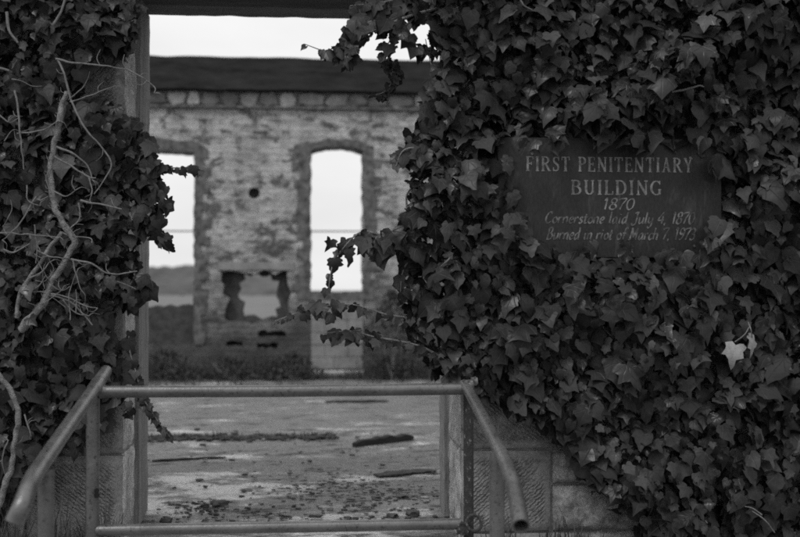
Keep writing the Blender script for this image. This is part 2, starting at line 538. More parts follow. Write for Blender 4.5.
blocks = []
WL, WR = -4.6, 5.2
for ci in range(len(courses) - 1):
    z0, z1 = courses[ci], courses[ci + 1]
    if z0 >= ZS:
        x = WL
        while x < WR - 0.3:
            L = random.uniform(0.55, 0.95); x1 = min(WR, x + L)
            blocks.append((x, x1, z0, z1, True, 0)); x = x1
        continue
    # left pier, from the corner outwards
    x = XL; first = True
    while x > WL + 0.2:
        L = (0.66 if ci % 2 else 0.42) if first else random.uniform(0.5, 0.9)
        blocks.append((max(WL, x - L), x, z0, z1, first or random.random() < .4, 0.012)); x -= L; first = False
    x = XR; first = True
    while x < WR - 0.2:
        L = (0.40 if ci % 2 else 0.43) if first else random.uniform(0.45, 0.8)
        if ci == 2 and first: L = P(552, 470, 5.0).x - XR
        if ci == 3 and first: L = P(557, 440, 5.0).x - XR
        split = (not first) and random.random() < .6
        if split and z1 - z0 > 0.3:
            zm = z0 + (z1 - z0) * random.uniform(.4, .6)
            blocks.append((x, min(WR, x + L), z0, zm, False, 0.034)); blocks.append((x, min(WR, x + L), zm, z1, False, 0.034))
        else:
            blocks.append((x, min(WR, x + L), z0, z1, first, 0.034))
        x += L; first = False
link('stonework', stone_face(blocks), [M['stone_tooled'], M['stone']], wall)
# core behind the face
b = MB()
b.box(WL, XL - 0.012, 5.03, 5.75, -0.6, ZS)
b.box(XR + 0.012, WR, 5.03, 5.75, -0.6, ZS)
b.box(WL, WR, 5.03, 5.75, ZS + 0.32, 4.0)
b.box(WL, XL - 0.3, 5.03, 5.75, ZS, ZS + 0.32)
b.box(XR + 0.3, WR, 5.03, 5.75, ZS, ZS + 0.32)
b.build('wall_core', M['mortar'], wall, smooth=False)
# dressed stones lining the reveal (pale strips either side of the opening)
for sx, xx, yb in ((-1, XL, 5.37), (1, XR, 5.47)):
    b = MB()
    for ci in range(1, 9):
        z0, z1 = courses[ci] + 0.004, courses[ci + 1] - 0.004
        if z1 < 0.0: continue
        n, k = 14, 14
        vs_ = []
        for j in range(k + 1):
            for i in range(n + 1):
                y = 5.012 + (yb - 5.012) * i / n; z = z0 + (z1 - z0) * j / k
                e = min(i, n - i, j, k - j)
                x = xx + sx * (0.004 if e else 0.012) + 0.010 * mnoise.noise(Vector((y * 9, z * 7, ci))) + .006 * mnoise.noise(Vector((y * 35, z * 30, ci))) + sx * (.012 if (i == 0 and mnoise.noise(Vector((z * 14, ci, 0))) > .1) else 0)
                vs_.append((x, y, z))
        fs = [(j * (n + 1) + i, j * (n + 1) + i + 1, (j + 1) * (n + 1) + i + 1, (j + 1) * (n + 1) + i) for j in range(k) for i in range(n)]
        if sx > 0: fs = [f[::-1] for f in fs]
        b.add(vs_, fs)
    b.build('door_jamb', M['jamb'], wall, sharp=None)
# wooden door frame behind the dressed stones
for sx, xx, yb in ((-1, XL, 5.38), (1, XR, 5.48)):
    b = MB()
    n = 40
    for y0, y1, off in ((yb, yb + .16, 0.012), (yb + .165, 5.77, 0.002)):
        xa, xb = (xx - 0.02, xx + off) if sx < 0 else (xx - off, xx + 0.02)
        b.box(xa, xb, y0, y1, 0.0, ZS - 0.002)
    me = b.mesh('door_frame', False)
    bm = bmesh.new(); bm.from_mesh(me)
    for k_ in range(1, 60):
        bmesh.ops.bisect_plane(bm, geom=bm.verts[:] + bm.edges[:] + bm.faces[:], plane_co=(0, 0, ZS * k_ / 60), plane_no=(0, 0, 1))
    bmesh.ops.bevel(bm, geom=[e for e in bm.edges if abs(e.verts[0].co.z - e.verts[1].co.z) > 1e-4], offset=.006, segments=2, affect='EDGES')
    for v_ in bm.verts:
        q = v_.co
        v_.co.x += .006 * mnoise.noise(Vector((q.y * 30, q.z * 5, 1))) + .004 * mnoise.noise(Vector((q.y * 60, q.z * 22, 6)))
        v_.co.y += .008 * mnoise.noise(Vector((q.x * 40, q.z * 9, 3)))
    bm.to_mesh(me); bm.free()
    link('door_frame', me, M['frame_wood'], wall)
for y0, y1, mt, dz in ((5.03, 5.53, 'lintel', 0.0), (5.535, 5.755, 'lintel_pale', 0.006)):
    b = MB()
    n = 60
    vs_ = []
    prof = [(y0, 0), (y0, 1), (y1, 1), (y1, 0)]
    for i in range(n + 1):
        x = XL - 0.29 + (XR - XL + 0.58) * i / n
        for (y, top) in prof:
            z = ZS + 0.3 if top else ZS + dz + 0.006 * mnoise.noise(Vector((x * 9, y * 4, 1)))
            vs_.append((x, y, z))
    fs = [(i * 4 + j, (i + 1) * 4 + j, (i + 1) * 4 + (j + 1) % 4, i * 4 + (j + 1) % 4) for i in range(n) for j in range(4)]
    fs += [(0, 1, 2, 3), (n * 4 + 3, n * 4 + 2, n * 4 + 1, n * 4)]
    b.add(vs_, fs)
    b.build('lintel', M[mt], wall)

# ------------------------------------------------------------------ far ruined wall
far = empty('ruined_wall', 'roofless far rubble wall with tall window openings and a dark beam along its top', 'wall')


def W(px, py):
    p = P(px, py, FARY); return (p.x, p.z)


def arch(px0, px1, pytop, pyspring, pybot):
    x0, z0 = W(px0, pybot); x1, _ = W(px1, pybot); _, zt = W((px0 + px1) / 2, pytop); _, zs = W(px0, pyspring)
    pts = [(x0, z0)]
    n = 14
    for i in range(n + 1):
        f = i / n
        pts.append((x0 + (x1 - x0) * f, zs + (zt - zs) * (1 - (2 * f - 1) ** 2)))
    pts.append((x1, z0))
    return pts


def rag(poly, amp, step=0.07):
    out = []
    for a, c in zip(poly, poly[1:] + poly[:1]):
        L = math.dist(a, c); n = max(1, int(L / step))
        for i in range(n):
            f = i / n
            x, z = a[0] + (c[0] - a[0]) * f, a[1] + (c[1] - a[1]) * f
            k = amp if 0 < i else amp * .4
            out.append((x + random.uniform(-k, k), z + random.uniform(-k, k)))
    return out


win_mid = arch(311, 363, 146, 151, 291.5)
win_left = arch(118, 193.5, 150, 152, 345)
niche_px = [(240, 322), (228, 321), (226, 310), (229, 298), (223, 294), (225, 284), (221, 280), (222, 271), (243, 272), (270, 272),
            (288, 271), (287, 283), (290, 292), (288, 302), (290, 312), (281, 320)]
inner_px = [(244, 317), (241, 310), (243, 302), (238, 298), (239, 288), (237, 284), (243, 279), (243, 274), (270, 274), (271, 280), (278, 281), (277, 290), (279, 300), (276, 310), (277, 317)]
niche = [W(*p) for p in niche_px]
pip = W(254, 193)
pipe_hole = [(pip[0] + 0.075 * math.cos(a), pip[1] + 0.075 * math.sin(a)) for a in [i * math.pi / 6 for i in range(12)]]
sock1 = [W(*p) for p in ((226, 341), (243, 341), (243, 346), (226, 346))]
sock2 = [W(*p) for p in ((258, 331), (286, 332), (286, 337), (258, 336))]
sock3 = [W(*p) for p in ((256, 342), (278, 343), (277, 348), (257, 348))]


def holed(outer, holes, y0, y1, name, mat, parent):
    bm = bmesh.new()
    loops = []
    for lp in [outer] + holes:
        vv = [bm.verts.new((x, y0, z)) for x, z in lp]
        es = [bm.edges.new((vv[i], vv[(i + 1) % len(vv)])) for i in range(len(vv))]
        loops.append(es)
    bmesh.ops.triangle_fill(bm, use_beauty=True, use_dissolve=False, edges=bm.edges[:])
    r = bmesh.ops.extrude_face_region(bm, geom=bm.faces[:])
    for v_ in r['geom']:
        if isinstance(v_, bmesh.types.BMVert): v_.co.y = y1
    bmesh.ops.recalc_face_normals(bm, faces=bm.faces[:])
    me = bpy.data.meshes.new(name); bm.to_mesh(me); bm.free()
    return link(name, me, mat, parent)


ZL = W(300, 107)[1]; ZB0 = W(300, 91.5)[1]; ZB1 = W(300, 60)[1]
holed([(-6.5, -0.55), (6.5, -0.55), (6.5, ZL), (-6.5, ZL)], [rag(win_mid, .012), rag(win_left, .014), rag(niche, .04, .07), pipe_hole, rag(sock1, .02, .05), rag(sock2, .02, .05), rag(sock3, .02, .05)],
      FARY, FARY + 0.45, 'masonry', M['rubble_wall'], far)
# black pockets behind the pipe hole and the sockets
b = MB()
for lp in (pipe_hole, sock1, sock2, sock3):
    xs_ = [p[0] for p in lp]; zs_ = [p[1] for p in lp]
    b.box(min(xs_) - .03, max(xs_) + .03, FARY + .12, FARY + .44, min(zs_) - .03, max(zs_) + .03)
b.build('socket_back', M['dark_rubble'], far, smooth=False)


def band(outer, inner, name, mat, proud=0.014, depth=0.04):
    return holed(outer, [inner], FARY - proud, FARY + depth, name, mat, far)


def grow(poly_px, dx, up, dn, teeth=0.0):
    pass


# sooty brick surrounds with toothed outer edges
def surround(px0, px1, pyt, pys, pyb, wl, wr, up, z_in):
    inner = arch(px0, px1, pyt, pys, pyb)
    x0, zb = W(px0 - wl, pyb); x1, _ = W(px1 + wr, pyb); zt = W((px0 + px1) / 2, pyt - up)[1]
    outer = [(x0, zb)]
    z = zb; k = 0
    while z < zt - 0.12:
        xo = x0 - (0.06 if k % 2 else 0.0) + random.uniform(-.06, .05)
        outer += [(xo, z + 0.002), (xo, z + 0.11)]; z += 0.112; k += 1
    n = 8
    for i in range(n + 1):
        f = i / n
        outer.append((x0 + (x1 - x0) * f, zt - 0.05 + 0.07 * (1 - (2 * f - 1) ** 2) + random.uniform(-.03, .03)))
    z = zt - .12
    while z > zb + 0.12:
        xo = x1 + (0.06 if k % 2 else 0.0) + random.uniform(-.05, .06)
        outer += [(xo, z), (xo, z - 0.11)]; z -= 0.112; k += 1
    outer.append((x1, zb))
    # horseshoe: outer + reversed inner
    poly = outer + [(x - 0.0, z) for x, z in inner[::-1]]
    bm = bmesh.new()
    vv = [bm.verts.new((x, FARY - 0.014, z)) for x, z in poly]
    es = [bm.edges.new((vv[i], vv[(i + 1) % len(vv)])) for i in range(len(vv))]
    bmesh.ops.triangle_fill(bm, use_beauty=True, use_dissolve=False, edges=es)
    r = bmesh.ops.extrude_face_region(bm, geom=bm.faces[:])
    for v_ in r['geom']:
        if isinstance(v_, bmesh.types.BMVert): v_.co.y = FARY + 0.02
    bmesh.ops.recalc_face_normals(bm, faces=bm.faces[:])
    me = bpy.data.meshes.new('window_surround'); bm.to_mesh(me); bm.free()
    link('window_surround', me, M['surround'], far)


surround(310.4, 363.6, 145.4, 150.4, 300, 10, 10, 4, 0)
surround(117.4, 194.1, 149.4, 151.4, 345, 10, 9, 9, 0)
# block infill under the middle window, its pale foot, rubble infill under the left window
b = MB()
x0, z1 = W(311, 292.5); x1, z0 = W(363, 378)
random.seed(5)
holed([(x0 - .01, z1 - .10), (x1 + .01, z1 - .10), (x1 + .01, z1), (x0 - .01, z1)], [], FARY - 0.02, FARY + 0.4, 'window_sill', M['surround'], far)
z = z0 + .12
b = MB()
row = 0
while z < z1 - .12:
    xx = x0 - (0.12 if row % 2 else 0)
    while xx < x1:
        a, c = max(xx, x0), min(xx + .3, x1)
        if c - a > .03: b.box(a + .003, c - .003, FARY - 0.016 + random.uniform(-.004, .004), FARY + .02, z + .003, min(z + .16, z1 - .103) - .003)
        xx += .3
    z += .16; row += 1
b.build('block_infill', M['infill'], far, smooth=False)
b = MB(); b.box(x0 - .02, x1 + .02, FARY - .12, FARY - .018, 0.0, z0 + .105)
me = b.mesh('threshold_stone', False); bevel_mesh(me, .012); link('threshold_stone', me, M['pale_stone'], far)
x0, z1 = W(118, 305.5); x1, z0 = W(193.5, 346)
top = [(x0, z0)] + [(x1, z0)] + [(x1 - (x1 - x0) * i / 12, z1 + random.uniform(-.03, .02)) for i in range(13)]
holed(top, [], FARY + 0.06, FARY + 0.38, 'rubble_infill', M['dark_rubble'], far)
# lintel over the broken hearth opening
x0, z1 = W(218, 262); x1, z0 = W(294, 270)
holed(rag([(x0, z0), (x1, z0), (x1, z1), (x0, z1)], .008, .15), [], FARY - 0.022, FARY + .1, 'hearth_lintel', M['infill'], far)


def stone_lump(b, c, s, mi=0, sub=2, seed=0, k=.35):
    bm = bmesh.new()
    bmesh.ops.create_icosphere(bm, subdivisions=sub, radius=1)
    vs_ = []
    for v_ in bm.verts:
        p = v_.co.normalized()
        q = Vector([max(-.66, min(.66, a)) for a in p])
        q *= 1 + k * mnoise.noise(p * 1.7 + Vector((seed * 3.1, seed, 0)))
        vs_.append((c[0] + q.x * s[0], c[1] + q.y * s[1], c[2] + q.z * s[2]))
    fs = [tuple(v_.index for v_ in f.verts) for f in bm.faces]
    bm.free()
    b.add(vs_, fs, mi)


# the broken inner leaf of the wall, set back, the shade of the recess put into its dark colour
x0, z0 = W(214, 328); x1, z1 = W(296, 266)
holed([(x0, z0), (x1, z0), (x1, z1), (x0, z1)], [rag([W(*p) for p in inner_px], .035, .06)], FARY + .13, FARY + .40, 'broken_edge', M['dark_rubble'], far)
# long course of separate stones under the beam
b = MB()
b.box(-6.5, 6.5, FARY + .06, FARY + .42, ZL - .001, ZB0 + .01)
xx = -6.5; k = 0
while xx < 6.4:
    L = random.choice((.16, .2, .24, .3, .34)); hh = (ZB0 - ZL) * random.uniform(.82, .97)
    stone_lump(b, (xx + L / 2, FARY + .07, ZL + hh / 2), (L * .66, .11, hh * .66), seed=k, sub=3); xx += L + .012; k += 1
b.build('stone_course', M['course'], far, sharp=55)
b = MB(); b.box(-6.5, 6.5, FARY - .05, FARY + .1, ZL - .035, ZL - .002)
me = b.mesh('ledge', False); bevel_mesh(me, .008); link('ledge', me, M['surround'], far)
# burnt beam
b = MB()
n = 200; vs_ = []
for i in range(n + 1):
    x = -6.6 + 13.2 * i / n
    for (y, z) in ((FARY - .10, ZB0), (FARY - .11, ZB1), (FARY + .35, ZB1), (FARY + .35, ZB0)):
        vs_.append((x, y + .012 * mnoise.noise(Vector((x * 2, z * 3, 4))), z + .014 * mnoise.noise(Vector((x * 4, z * 3, y)))))
fs = [(i * 4 + j, (i + 1) * 4 + j, (i + 1) * 4 + (j + 1) % 4, i * 4 + (j + 1) % 4) for i in range(n) for j in range(4)]
fs += [(0, 1, 2, 3), (n * 4 + 3, n * 4 + 2, n * 4 + 1, n * 4)]
b.add(vs_, fs)
b.build('top_beam', M['iron_beam'], far)

# wire line outside, crossing both windows
cable = empty('overhead_cable', 'thin cable seen through both tall window openings, hung beyond the far wall', 'cable')
b = MB()
pa, pb = P(60, 231, 24), P(460, 231.5, 24)
b.tube([pa, pb], 0.016, 6); b.build('wire', M['wire'], cable)
for p in (pa, pb):
    b = MB(); b.tube([(p.x, 24.06, -0.6), (p.x, 24.06, p.z + .3)], .05, 8)
    b.build('pole', M['frame_wood'], cable)

# ------------------------------------------------------------------ leaves
HALF = [(0.00, -0.02), (0.13, -0.13), (0.30, -0.10), (0.46, 0.02), (0.43, 0.17), (0.41, 0.25), (0.53, 0.42), (0.39, 0.53), (0.25, 0.63), (0.14, 0.80), (0.0, 1.0)]
HALF2 = [(0.00, -0.02), (0.16, -0.12), (0.34, -0.04), (0.42, 0.12), (0.40, 0.24), (0.45, 0.36), (0.36, 0.50), (0.26, 0.62), (0.17, 0.74), (0.08, 0.90), (0.0, 1.0)]
HALF3 = [(0.00, -0.02), (0.14, -0.10), (0.34, -0.12), (0.50, -0.02), (0.42, 0.14), (0.38, 0.22), (0.55, 0.42), (0.36, 0.50), (0.17, 0.58), (0.10, 0.80), (0.0, 1.0)]
MID = [0.0, 0.14, 0.3, 0.48, 0.66, 0.83]


def leaf_proto(half):
    """verts (u,v) and faces: midrib points + right and left outline"""
    n = len(half)
    uv = [(0, v_) for v_ in MID]
    mids = list(range(len(MID)))
    r0 = len(uv); uv += [half[i] for i in range(1, n - 1)]
    l0 = len(uv); uv += [(-half[i][0], half[i][1]) for i in range(1, n - 1)]
    tip = len(uv); uv.append(half[-1])
    k = n - 2
    # map each outline point to a midrib index
    mp_ = [0, 0, 1, 1, 2, 3, 3, 4, 5][:k]
    fs = []
    for side in (0, 1):
        o = r0 if side == 0 else l0
        for i in range(k - 1):
            a, c = mp_[i], mp_[i + 1]
            if a == c: f = (a, o + i, o + i + 1)
            else: f = (a, o + i, o + i + 1, c)
            fs.append(f if side == 0 else f[::-1])
        f = (mp_[k - 1], o + k - 1, tip)
        fs.append(f if side == 0 else f[::-1])
    return np.array(uv, float), fs


PROTO = [leaf_proto(h) for h in (HALF, HALF2, HALF3)]


def leaves_mesh(name, pos, nrm, tip, size, curl=(0.10, 0.55), kind=None):
    """one mesh of many ivy leaves"""
    N = len(pos)
    nrm = nrm / np.linalg.norm(nrm, axis=1)[:, None]
    tip = tip - nrm * np.sum(tip * nrm, 1)[:, None]
    tip = tip / np.linalg.norm(tip, axis=1)[:, None]
    side = np.cross(tip, nrm)
    V, UV, FV, FL = [], [], [], []
    base = 0
    kinds = rng.choice(3, N, p=(.33, .52, .15)) if kind is None else np.full(N, kind)
    for kd in range(3):
        ix = np.where(kinds == kd)[0]
        if not len(ix): continue
        uv, fs = PROTO[kd]
        m_ = len(uv)
        u = uv[None, :, 0] * rng.uniform(0.85, 1.15, (len(ix), 1)) + rng.normal(0, .024, (len(ix), m_))
        v_ = uv[None, :, 1] * rng.uniform(0.9, 1.1, (len(ix), 1)) + rng.normal(0, .024, (len(ix), m_))
        cr = rng.uniform(curl[0], curl[1], (len(ix), 1)); fold = rng.normal(.18, .30, (len(ix), 1))
        tw = rng.normal(0, .22, (len(ix), 1))
        w_ = -cr * (v_ - .25) ** 2 + fold * np.abs(uv[None, :, 0]) - 0.5 * u * u + tw * u * (v_ - .3) + rng.normal(0, .012, (len(ix), m_))
        s = size[ix][:, None]
        p = pos[ix][:, None, :] + s[..., None] * (u[..., None] * side[ix][:, None, :] + (v_ - .35)[..., None] * tip[ix][:, None, :] + w_[..., None] * nrm[ix][:, None, :])
        V.append(p.reshape(-1, 3))
        for q in range(len(ix)):
            o = base + q * m_
            for f in fs:
                FL.append(len(f)); FV.extend([o + i for i in f])
        UV.append(np.tile(np.stack([uv[:, 0] + .5, uv[:, 1]], 1), (len(ix), 1)))
        base += len(ix) * m_
    V = np.concatenate(V); UV = np.concatenate(UV)
    me = bpy.data.meshes.new(name)
    me.vertices.add(len(V)); me.vertices.foreach_set('co', V.ravel())
    FV = np.array(FV, np.int32); FL = np.array(FL, np.int32)
    me.loops.add(len(FV)); me.loops.foreach_set('vertex_index', FV)
    me.polygons.add(len(FL))
    st = np.concatenate([[0], np.cumsum(FL)[:-1]]).astype(np.int32)
    me.polygons.foreach_set('loop_start', st)
    me.polygons.foreach_set('use_smooth', [True] * len(FL))
    ul = me.uv_layers.new(name='leaf')
    ul.data.foreach_set('uv', UV[FV].ravel())
    me.update(calc_edges=True)
    me.validate()
    return me


def inside(px, py, poly):
    r = np.zeros(len(px), bool)
    n = len(poly)
    for i in range(n):
        x0, y0 = poly[i]; x1, y1 = poly[(i + 1) % n]
        c = (y0 > py) != (y1 > py)
        with np.errstate(divide='ignore', invalid='ignore'):
            xi = (x1 - x0) * (py - y0) / (y1 - y0 + 1e-12) + x0
        r ^= c & (px < xi)
    return r


def edge_dist(px, py, poly):
    d_ = np.full(len(px), 1e9)
    n = len(poly)
    for i in range(n):
        ax, ay = poly[i]; bx, by = poly[(i + 1) % n]
        L = (bx - ax) ** 2 + (by - ay) ** 2
        t_ = np.clip(((px - ax) * (bx - ax) + (py - ay) * (by - ay)) / L, 0, 1)
        d_ = np.minimum(d_, np.hypot(px - ax - t_ * (bx - ax), py - ay - t_ * (by - ay)))
    return d_


def swell(x, z, s=0.0):
    return (np.sin(x * 5.1 + 1.3 * np.sin(z * 3.7 + s)) + np.sin(z * 6.3 + 1.7 * np.sin(x * 4.1 + s)) + .7 * np.sin(x * 11 + z * 9 + s) + .6 * np.sin(z * 15 - x * 8 + s)) / 3.3


def orient(N, up=(.58, .36), sd_=.42, spread=.5):
    n = np.stack([rng.normal(0, sd_, N), -np.ones(N), rng.normal(up[0], up[1], N)], 1)
    tp = np.stack([rng.normal(0, spread, N), rng.normal(-.1, .2, N), -np.ones(N)], 1)
    return n, tp


def ivy_wall(poly, hole, x0, x1, z0, z1, count, T0=.17, T1=.10, seed=0., ysurf=5.0, big=(.10, .022), OUT=.27):
    N = count
    x = rng.uniform(x0, x1, N); z = rng.uniform(z0, z1, N)
    sw = swell(x, z, seed)
    outer = rng.random(N) < OUT
    s = np.where(outer, rng.normal(1.0, .11, N), rng.uniform(.05, .80, N) ** .8)
    px, py = PIX(x, np.full(N, 4.88), z)
    ok = inside(px, py, poly)
    ed = edge_dist(px, py, poly)
    ok &= ed > 6
    if hole is not None:
        ok &= ~inside(px, py, hole)
        ed = np.minimum(ed, edge_dist(px, py, hole))
    T = (T0 + T1 * sw) * np.clip(.45 + ed / 45., .45, 1.)
    y = ysurf - T * s - .012
    n, tp = orient(N)
    # leaves lean with the swell of the surface
    e = .02
    gx = (swell(x + e, z, seed) - swell(x - e, z, seed)) / (2 * e) * T1
    gz = (swell(x, z + e, seed) - swell(x, z - e, seed)) / (2 * e) * T1
    n[:, 0] += -gx * .9; n[:, 2] += -gz * .9
    size = np.clip(rng.normal(big[0], big[1], N), .045, .15) * np.where(rng.random(N) < .42, .58, 1.)
    return [a[ok] for a in (np.stack([x, y, z], 1), n, tp, size)]


def clump(specs, seed=0):
    """leaf clusters: (px, py, radius_px, count, Y, size)"""
    A, Bn, Ct, Ds = [], [], [], []
    for (px, py, r, c, Y, sz) in specs:
        for _ in range(c):
            a = random.uniform(0, 2 * math.pi); q = r * math.sqrt(random.random())
            A.append(P(px + q * math.cos(a), py + q * math.sin(a), Y + random.uniform(-.07, .07)))
            Ds.append(sz * random.uniform(.7, 1.2))
    n, tp = orient(len(A), (.45, .4), .7, .6)
    return [np.array(A), n, tp, np.array(Ds)]


def spray(pts_px, Y0, Y1, count, s0, s1, droop=1.0, jit=2.5):
    """a shoot: stem tube + leaves along it; returns (stem points, leaf arrays)"""
    k = len(pts_px)
    pts = [P(px, py, Y0 + (Y1 - Y0) * i / (k - 1)) for i, (px, py) in enumerate(pts_px)]
    cur = crom(pts, 8)
    A, Ds, n, tp = [], [], [], []
    for i in range(count):
        f = (i + random.uniform(.2, .8)) / count
        j = min(int(f * (len(cur) - 1)), len(cur) - 2)
        p = cur[j].lerp(cur[j + 1], f * (len(cur) - 1) - j)
        tg = (cur[j + 1] - cur[j]).normalized()
        sz = (s0 + (s1 - s0) * f) * random.uniform(.75, 1.2)
        sd_ = random.choice((-1, 1))
        off = Vector((random.uniform(-1, 1), random.uniform(-1, 1), random.uniform(-1, .6))) * (jit / 230)
        dirn = Vector((tg.x * .5, tg.y * .5 + random.uniform(-.4, .2), tg.z * .3 - droop)) + Vector((random.uniform(-.5, .5), 0, random.uniform(-.2, .5)))
        A.append(p + off + dirn.normalized() * sz * .35)
        Ds.append(sz); tp.append(dirn)
        n.append(Vector((random.gauss(0, .45), -1, random.gauss(.35, .4))))
    return cur, [np.array(A), np.array(n), np.array(tp), np.array(Ds)]


def cat(*L): return [np.concatenate([l[i] for l in L]) for i in range(4)]


def tube_parts(name, mat, parent, paths, jitter=0.0):
    for p in paths:
        b = MB(); tubes(b, [p], jitter); o = b.build(name, mat, parent)
    return o


def tubes(b, paths, jitter=0.0):
    for pts, r0, r1 in paths:
        c = crom(pts, 10)
        c = [p + Vector((mnoise.noise(p * 23), mnoise.noise(p * 23 + Vector((7, 0, 0))), mnoise.noise(p * 23 + Vector((0, 9, 0))))) * jitter for p in c]
        k = len(c)
        b.tube(c, [(r0 + (r1 - r0) * i / (k - 1)) * (1 + .26 * mnoise.noise(p * 17) + .12 * mnoise.noise(p * 60)) for i, p in enumerate(c)], 9)


def stems_on_wall(parent, x0, x1, z0, z1, n, poly):
    for _ in range(n):
        x = random.uniform(x0, x1); z = random.uniform(z0, z1)
        pts = []
        a = random.uniform(-.6, .6)
        for i in range(7):
            px, py = PIX(np.array([x]), np.array([4.95]), np.array([z]))
            if not inside(px, py, poly)[0]: break
            pts.append((x, 4.955 - random.uniform(0, .05), z))
            a += random.gauss(0, .35); x += math.sin(a) * .12; z += math.cos(a) * .12
        if len(pts) >= 3: tube_parts('stem', M['bark'], parent, [(pts, random.uniform(.004, .008), .002)], .006)


# ---- right-hand ivy
POLY_R = [(424, -90), (420, 20), (428, 60), (424, 96), (402, 138), (399, 160), (410, 182), (404, 205), (394, 226), (392, 245), (402, 262),
          (396, 300), (402, 325), (414, 345), (426, 370), (440, 380), (470, 396), (500, 414), (530, 428), (556, 442), (575, 466),
          (588, 490), (612, 510), (640, 530), (652, 560), (665, 680), (1150, 680), (1150, -90)]
HOLE = [(503, 166), (515, 148), (545, 140), (600, 142), (640, 138), (692, 150), (708, 172), (716, 200), (716, 228), (706, 238), (702, 252),
        (690, 258), (640, 257), (605, 254), (560, 251), (540, 253), (524, 246), (519, 228), (513, 212), (514, 190), (503, 180)]
ivy_r = empty('ivy_plant', 'dense ivy smothering the wall right of the doorway, all round the dark plaque', 'ivy')
L = ivy_wall(POLY_R, HOLE, .25, 3.4, -.9, 2.9, 18500, T0=.21, T1=.12, seed=2., big=(.079, .024))
# leaves overlapping the edges of the plaque
rim = clump([(508, 196, 9, 5, 4.80, .09), (514, 226, 9, 6, 4.80, .09), (535, 250, 8, 6, 4.80, .09), (524, 243, 7, 4, 4.79, .07), (560, 254, 8, 5, 4.80, .07), (590, 252, 9, 5, 4.80, .07),
             (628, 255, 9, 5, 4.80, .07), (665, 257, 9, 5, 4.80, .08), (711, 250, 8, 6, 4.80, .09), (718, 228, 7, 5, 4.80, .09), (560, 141, 10, 5, 4.80, .08), (640, 138, 11, 6, 4.79, .11),
             (700, 140, 10, 6, 4.79, .10), (718, 168, 8, 5, 4.79, .10), (528, 142, 8, 5, 4.80, .08), (604, 139, 9, 5, 4.80, .09), (506, 166, 6, 4, 4.80, .07)])
link('foliage', leaves_mesh('foliage', *cat(L, rim)), M['leaf'], ivy_r)
stems_on_wall(ivy_r, .4, 2.6, -.1, 2.6, 60, POLY_R)
tube_parts('bare_twig', M['twig'], ivy_r, [([P(672, 92, 4.76), P(684, 90, 4.74), P(698, 86, 4.74), P(704, 87, 4.76)], .005, .003),
          ([P(762, 515, 4.72), P(752, 508, 4.72), P(745, 506, 4.74)], .003, .002), ([P(775, 532, 4.72), P(765, 520, 4.7), P(752, 511, 4.72)], .003, .002),
          ([P(520, 0, 4.74), P(524, 6, 4.74), P(532, 10, 4.76)], .004, .003), ([P(450, 258, 4.74), P(446, 262, 4.74), P(440, 268, 4.78)], .004, .003)], .003)


def shoot(parent, pts, Y0, Y1, count, s0, s1, r=.0045, droop=1.0, jit=2.5, extra=None):
    cur, lv = spray(pts, Y0, Y1, count, s0, s1, droop, jit)
    if extra: lv = cat(lv, clump(extra))
    b = MB(); k = len(cur)
    b.tube(cur, [r + (.0018 - r) * i / (k - 1) for i in range(k)], 6)
    o = b.build('shoot', M['bark'], parent)
    link('foliage', leaves_mesh('foliage', *lv), M['leaf'], o)
    return o


random.seed(21)
# arching shoots reaching into the doorway
shoot(ivy_r, [(412, 240), (385, 236), (362, 232), (345, 246), (333, 264), (328, 292)], 4.86, 4.78, 20, .085, .045, .006,
      extra=[(382, 250, 9, 7, 4.8, .095), (364, 246, 6, 4, 4.8, .08), (347, 256, 4, 2, 4.8, .06), (395, 240, 9, 7, 4.82, .11), (329, 243, 1, 1, 4.78, .06)])
shoot(ivy_r, [(410, 318), (385, 314), (355, 305), (325, 306), (300, 312), (275, 321)], 4.86, 4.74, 22, .052, .028, .004,
      extra=[(335, 311, 8, 4, 4.76, .065), (318, 311, 5, 3, 4.76, .08), (303, 313, 6, 4, 4.75, .05)])
shoot(ivy_r, [(440, 356), (422, 347), (400, 341), (375, 337), (350, 331), (320, 334)], 4.86, 4.76, 18, .05, .035, .005,
      extra=[(353, 337, 5, 4, 4.77, .075), (337, 336, 5, 4, 4.76, .06), (372, 341, 6, 4, 4.78, .06)])
# curtain hanging over the top right corner of the doorway
shoot(ivy_r, [(440, 8), (410, 16), (385, 26), (360, 38), (345, 50), (328, 52), (304, 44)], 4.9, 4.8, 11, .085, .04, .007,
      extra=[(352, 42, 11, 11, 4.84, .07), (343, 56, 10, 9, 4.83, .07), (362, 30, 10, 8, 4.84, .07), (326, 54, 3, 2, 4.8, .05), (351, 61, 7, 5, 4.83, .075)])
shoot(ivy_r, [(430, 4), (415, 18), (400, 30), (388, 44), (384, 60)], 4.92, 4.86, 10, .08, .05, .005,
      extra=[(384, 30, 7, 5, 4.88, .075), (400, 26, 7, 5, 4.88, .075), (406, 40, 6, 4, 4.88, .07), (418, 53, 6, 5, 4.88, .07), (388, 48, 5, 3, 4.88, .06), (378, 24, 7, 5, 4.88, .08)])
shoot(ivy_r, [(384, 56), (388, 68), (392, 80), (384, 92), (368, 96)], 4.94, 5.0, 17, .055, .035, .004, .8)
shoot(ivy_r, [(395, 60), (398, 72), (395, 84), (388, 94)], 4.98, 5.02, 9, .05, .035, .003, .8)
shoot(ivy_r, [(445, -12), (415, -6), (385, 2), (350, 6)], 4.95, 4.93, 15, .09, .06, .006,
      extra=[(410, 2, 11, 10, 4.95, .085), (425, 12, 8, 6, 4.93, .09), (372, 14, 10, 7, 4.95, .085), (392, 16, 10, 9, 4.95, .085), (358, 20, 6, 4, 4.93, .08)])
shoot(ivy_r, [(430, 150), (412, 148), (402, 152), (396, 166)], 4.88, 4.84, 8, .09, .06, .005)
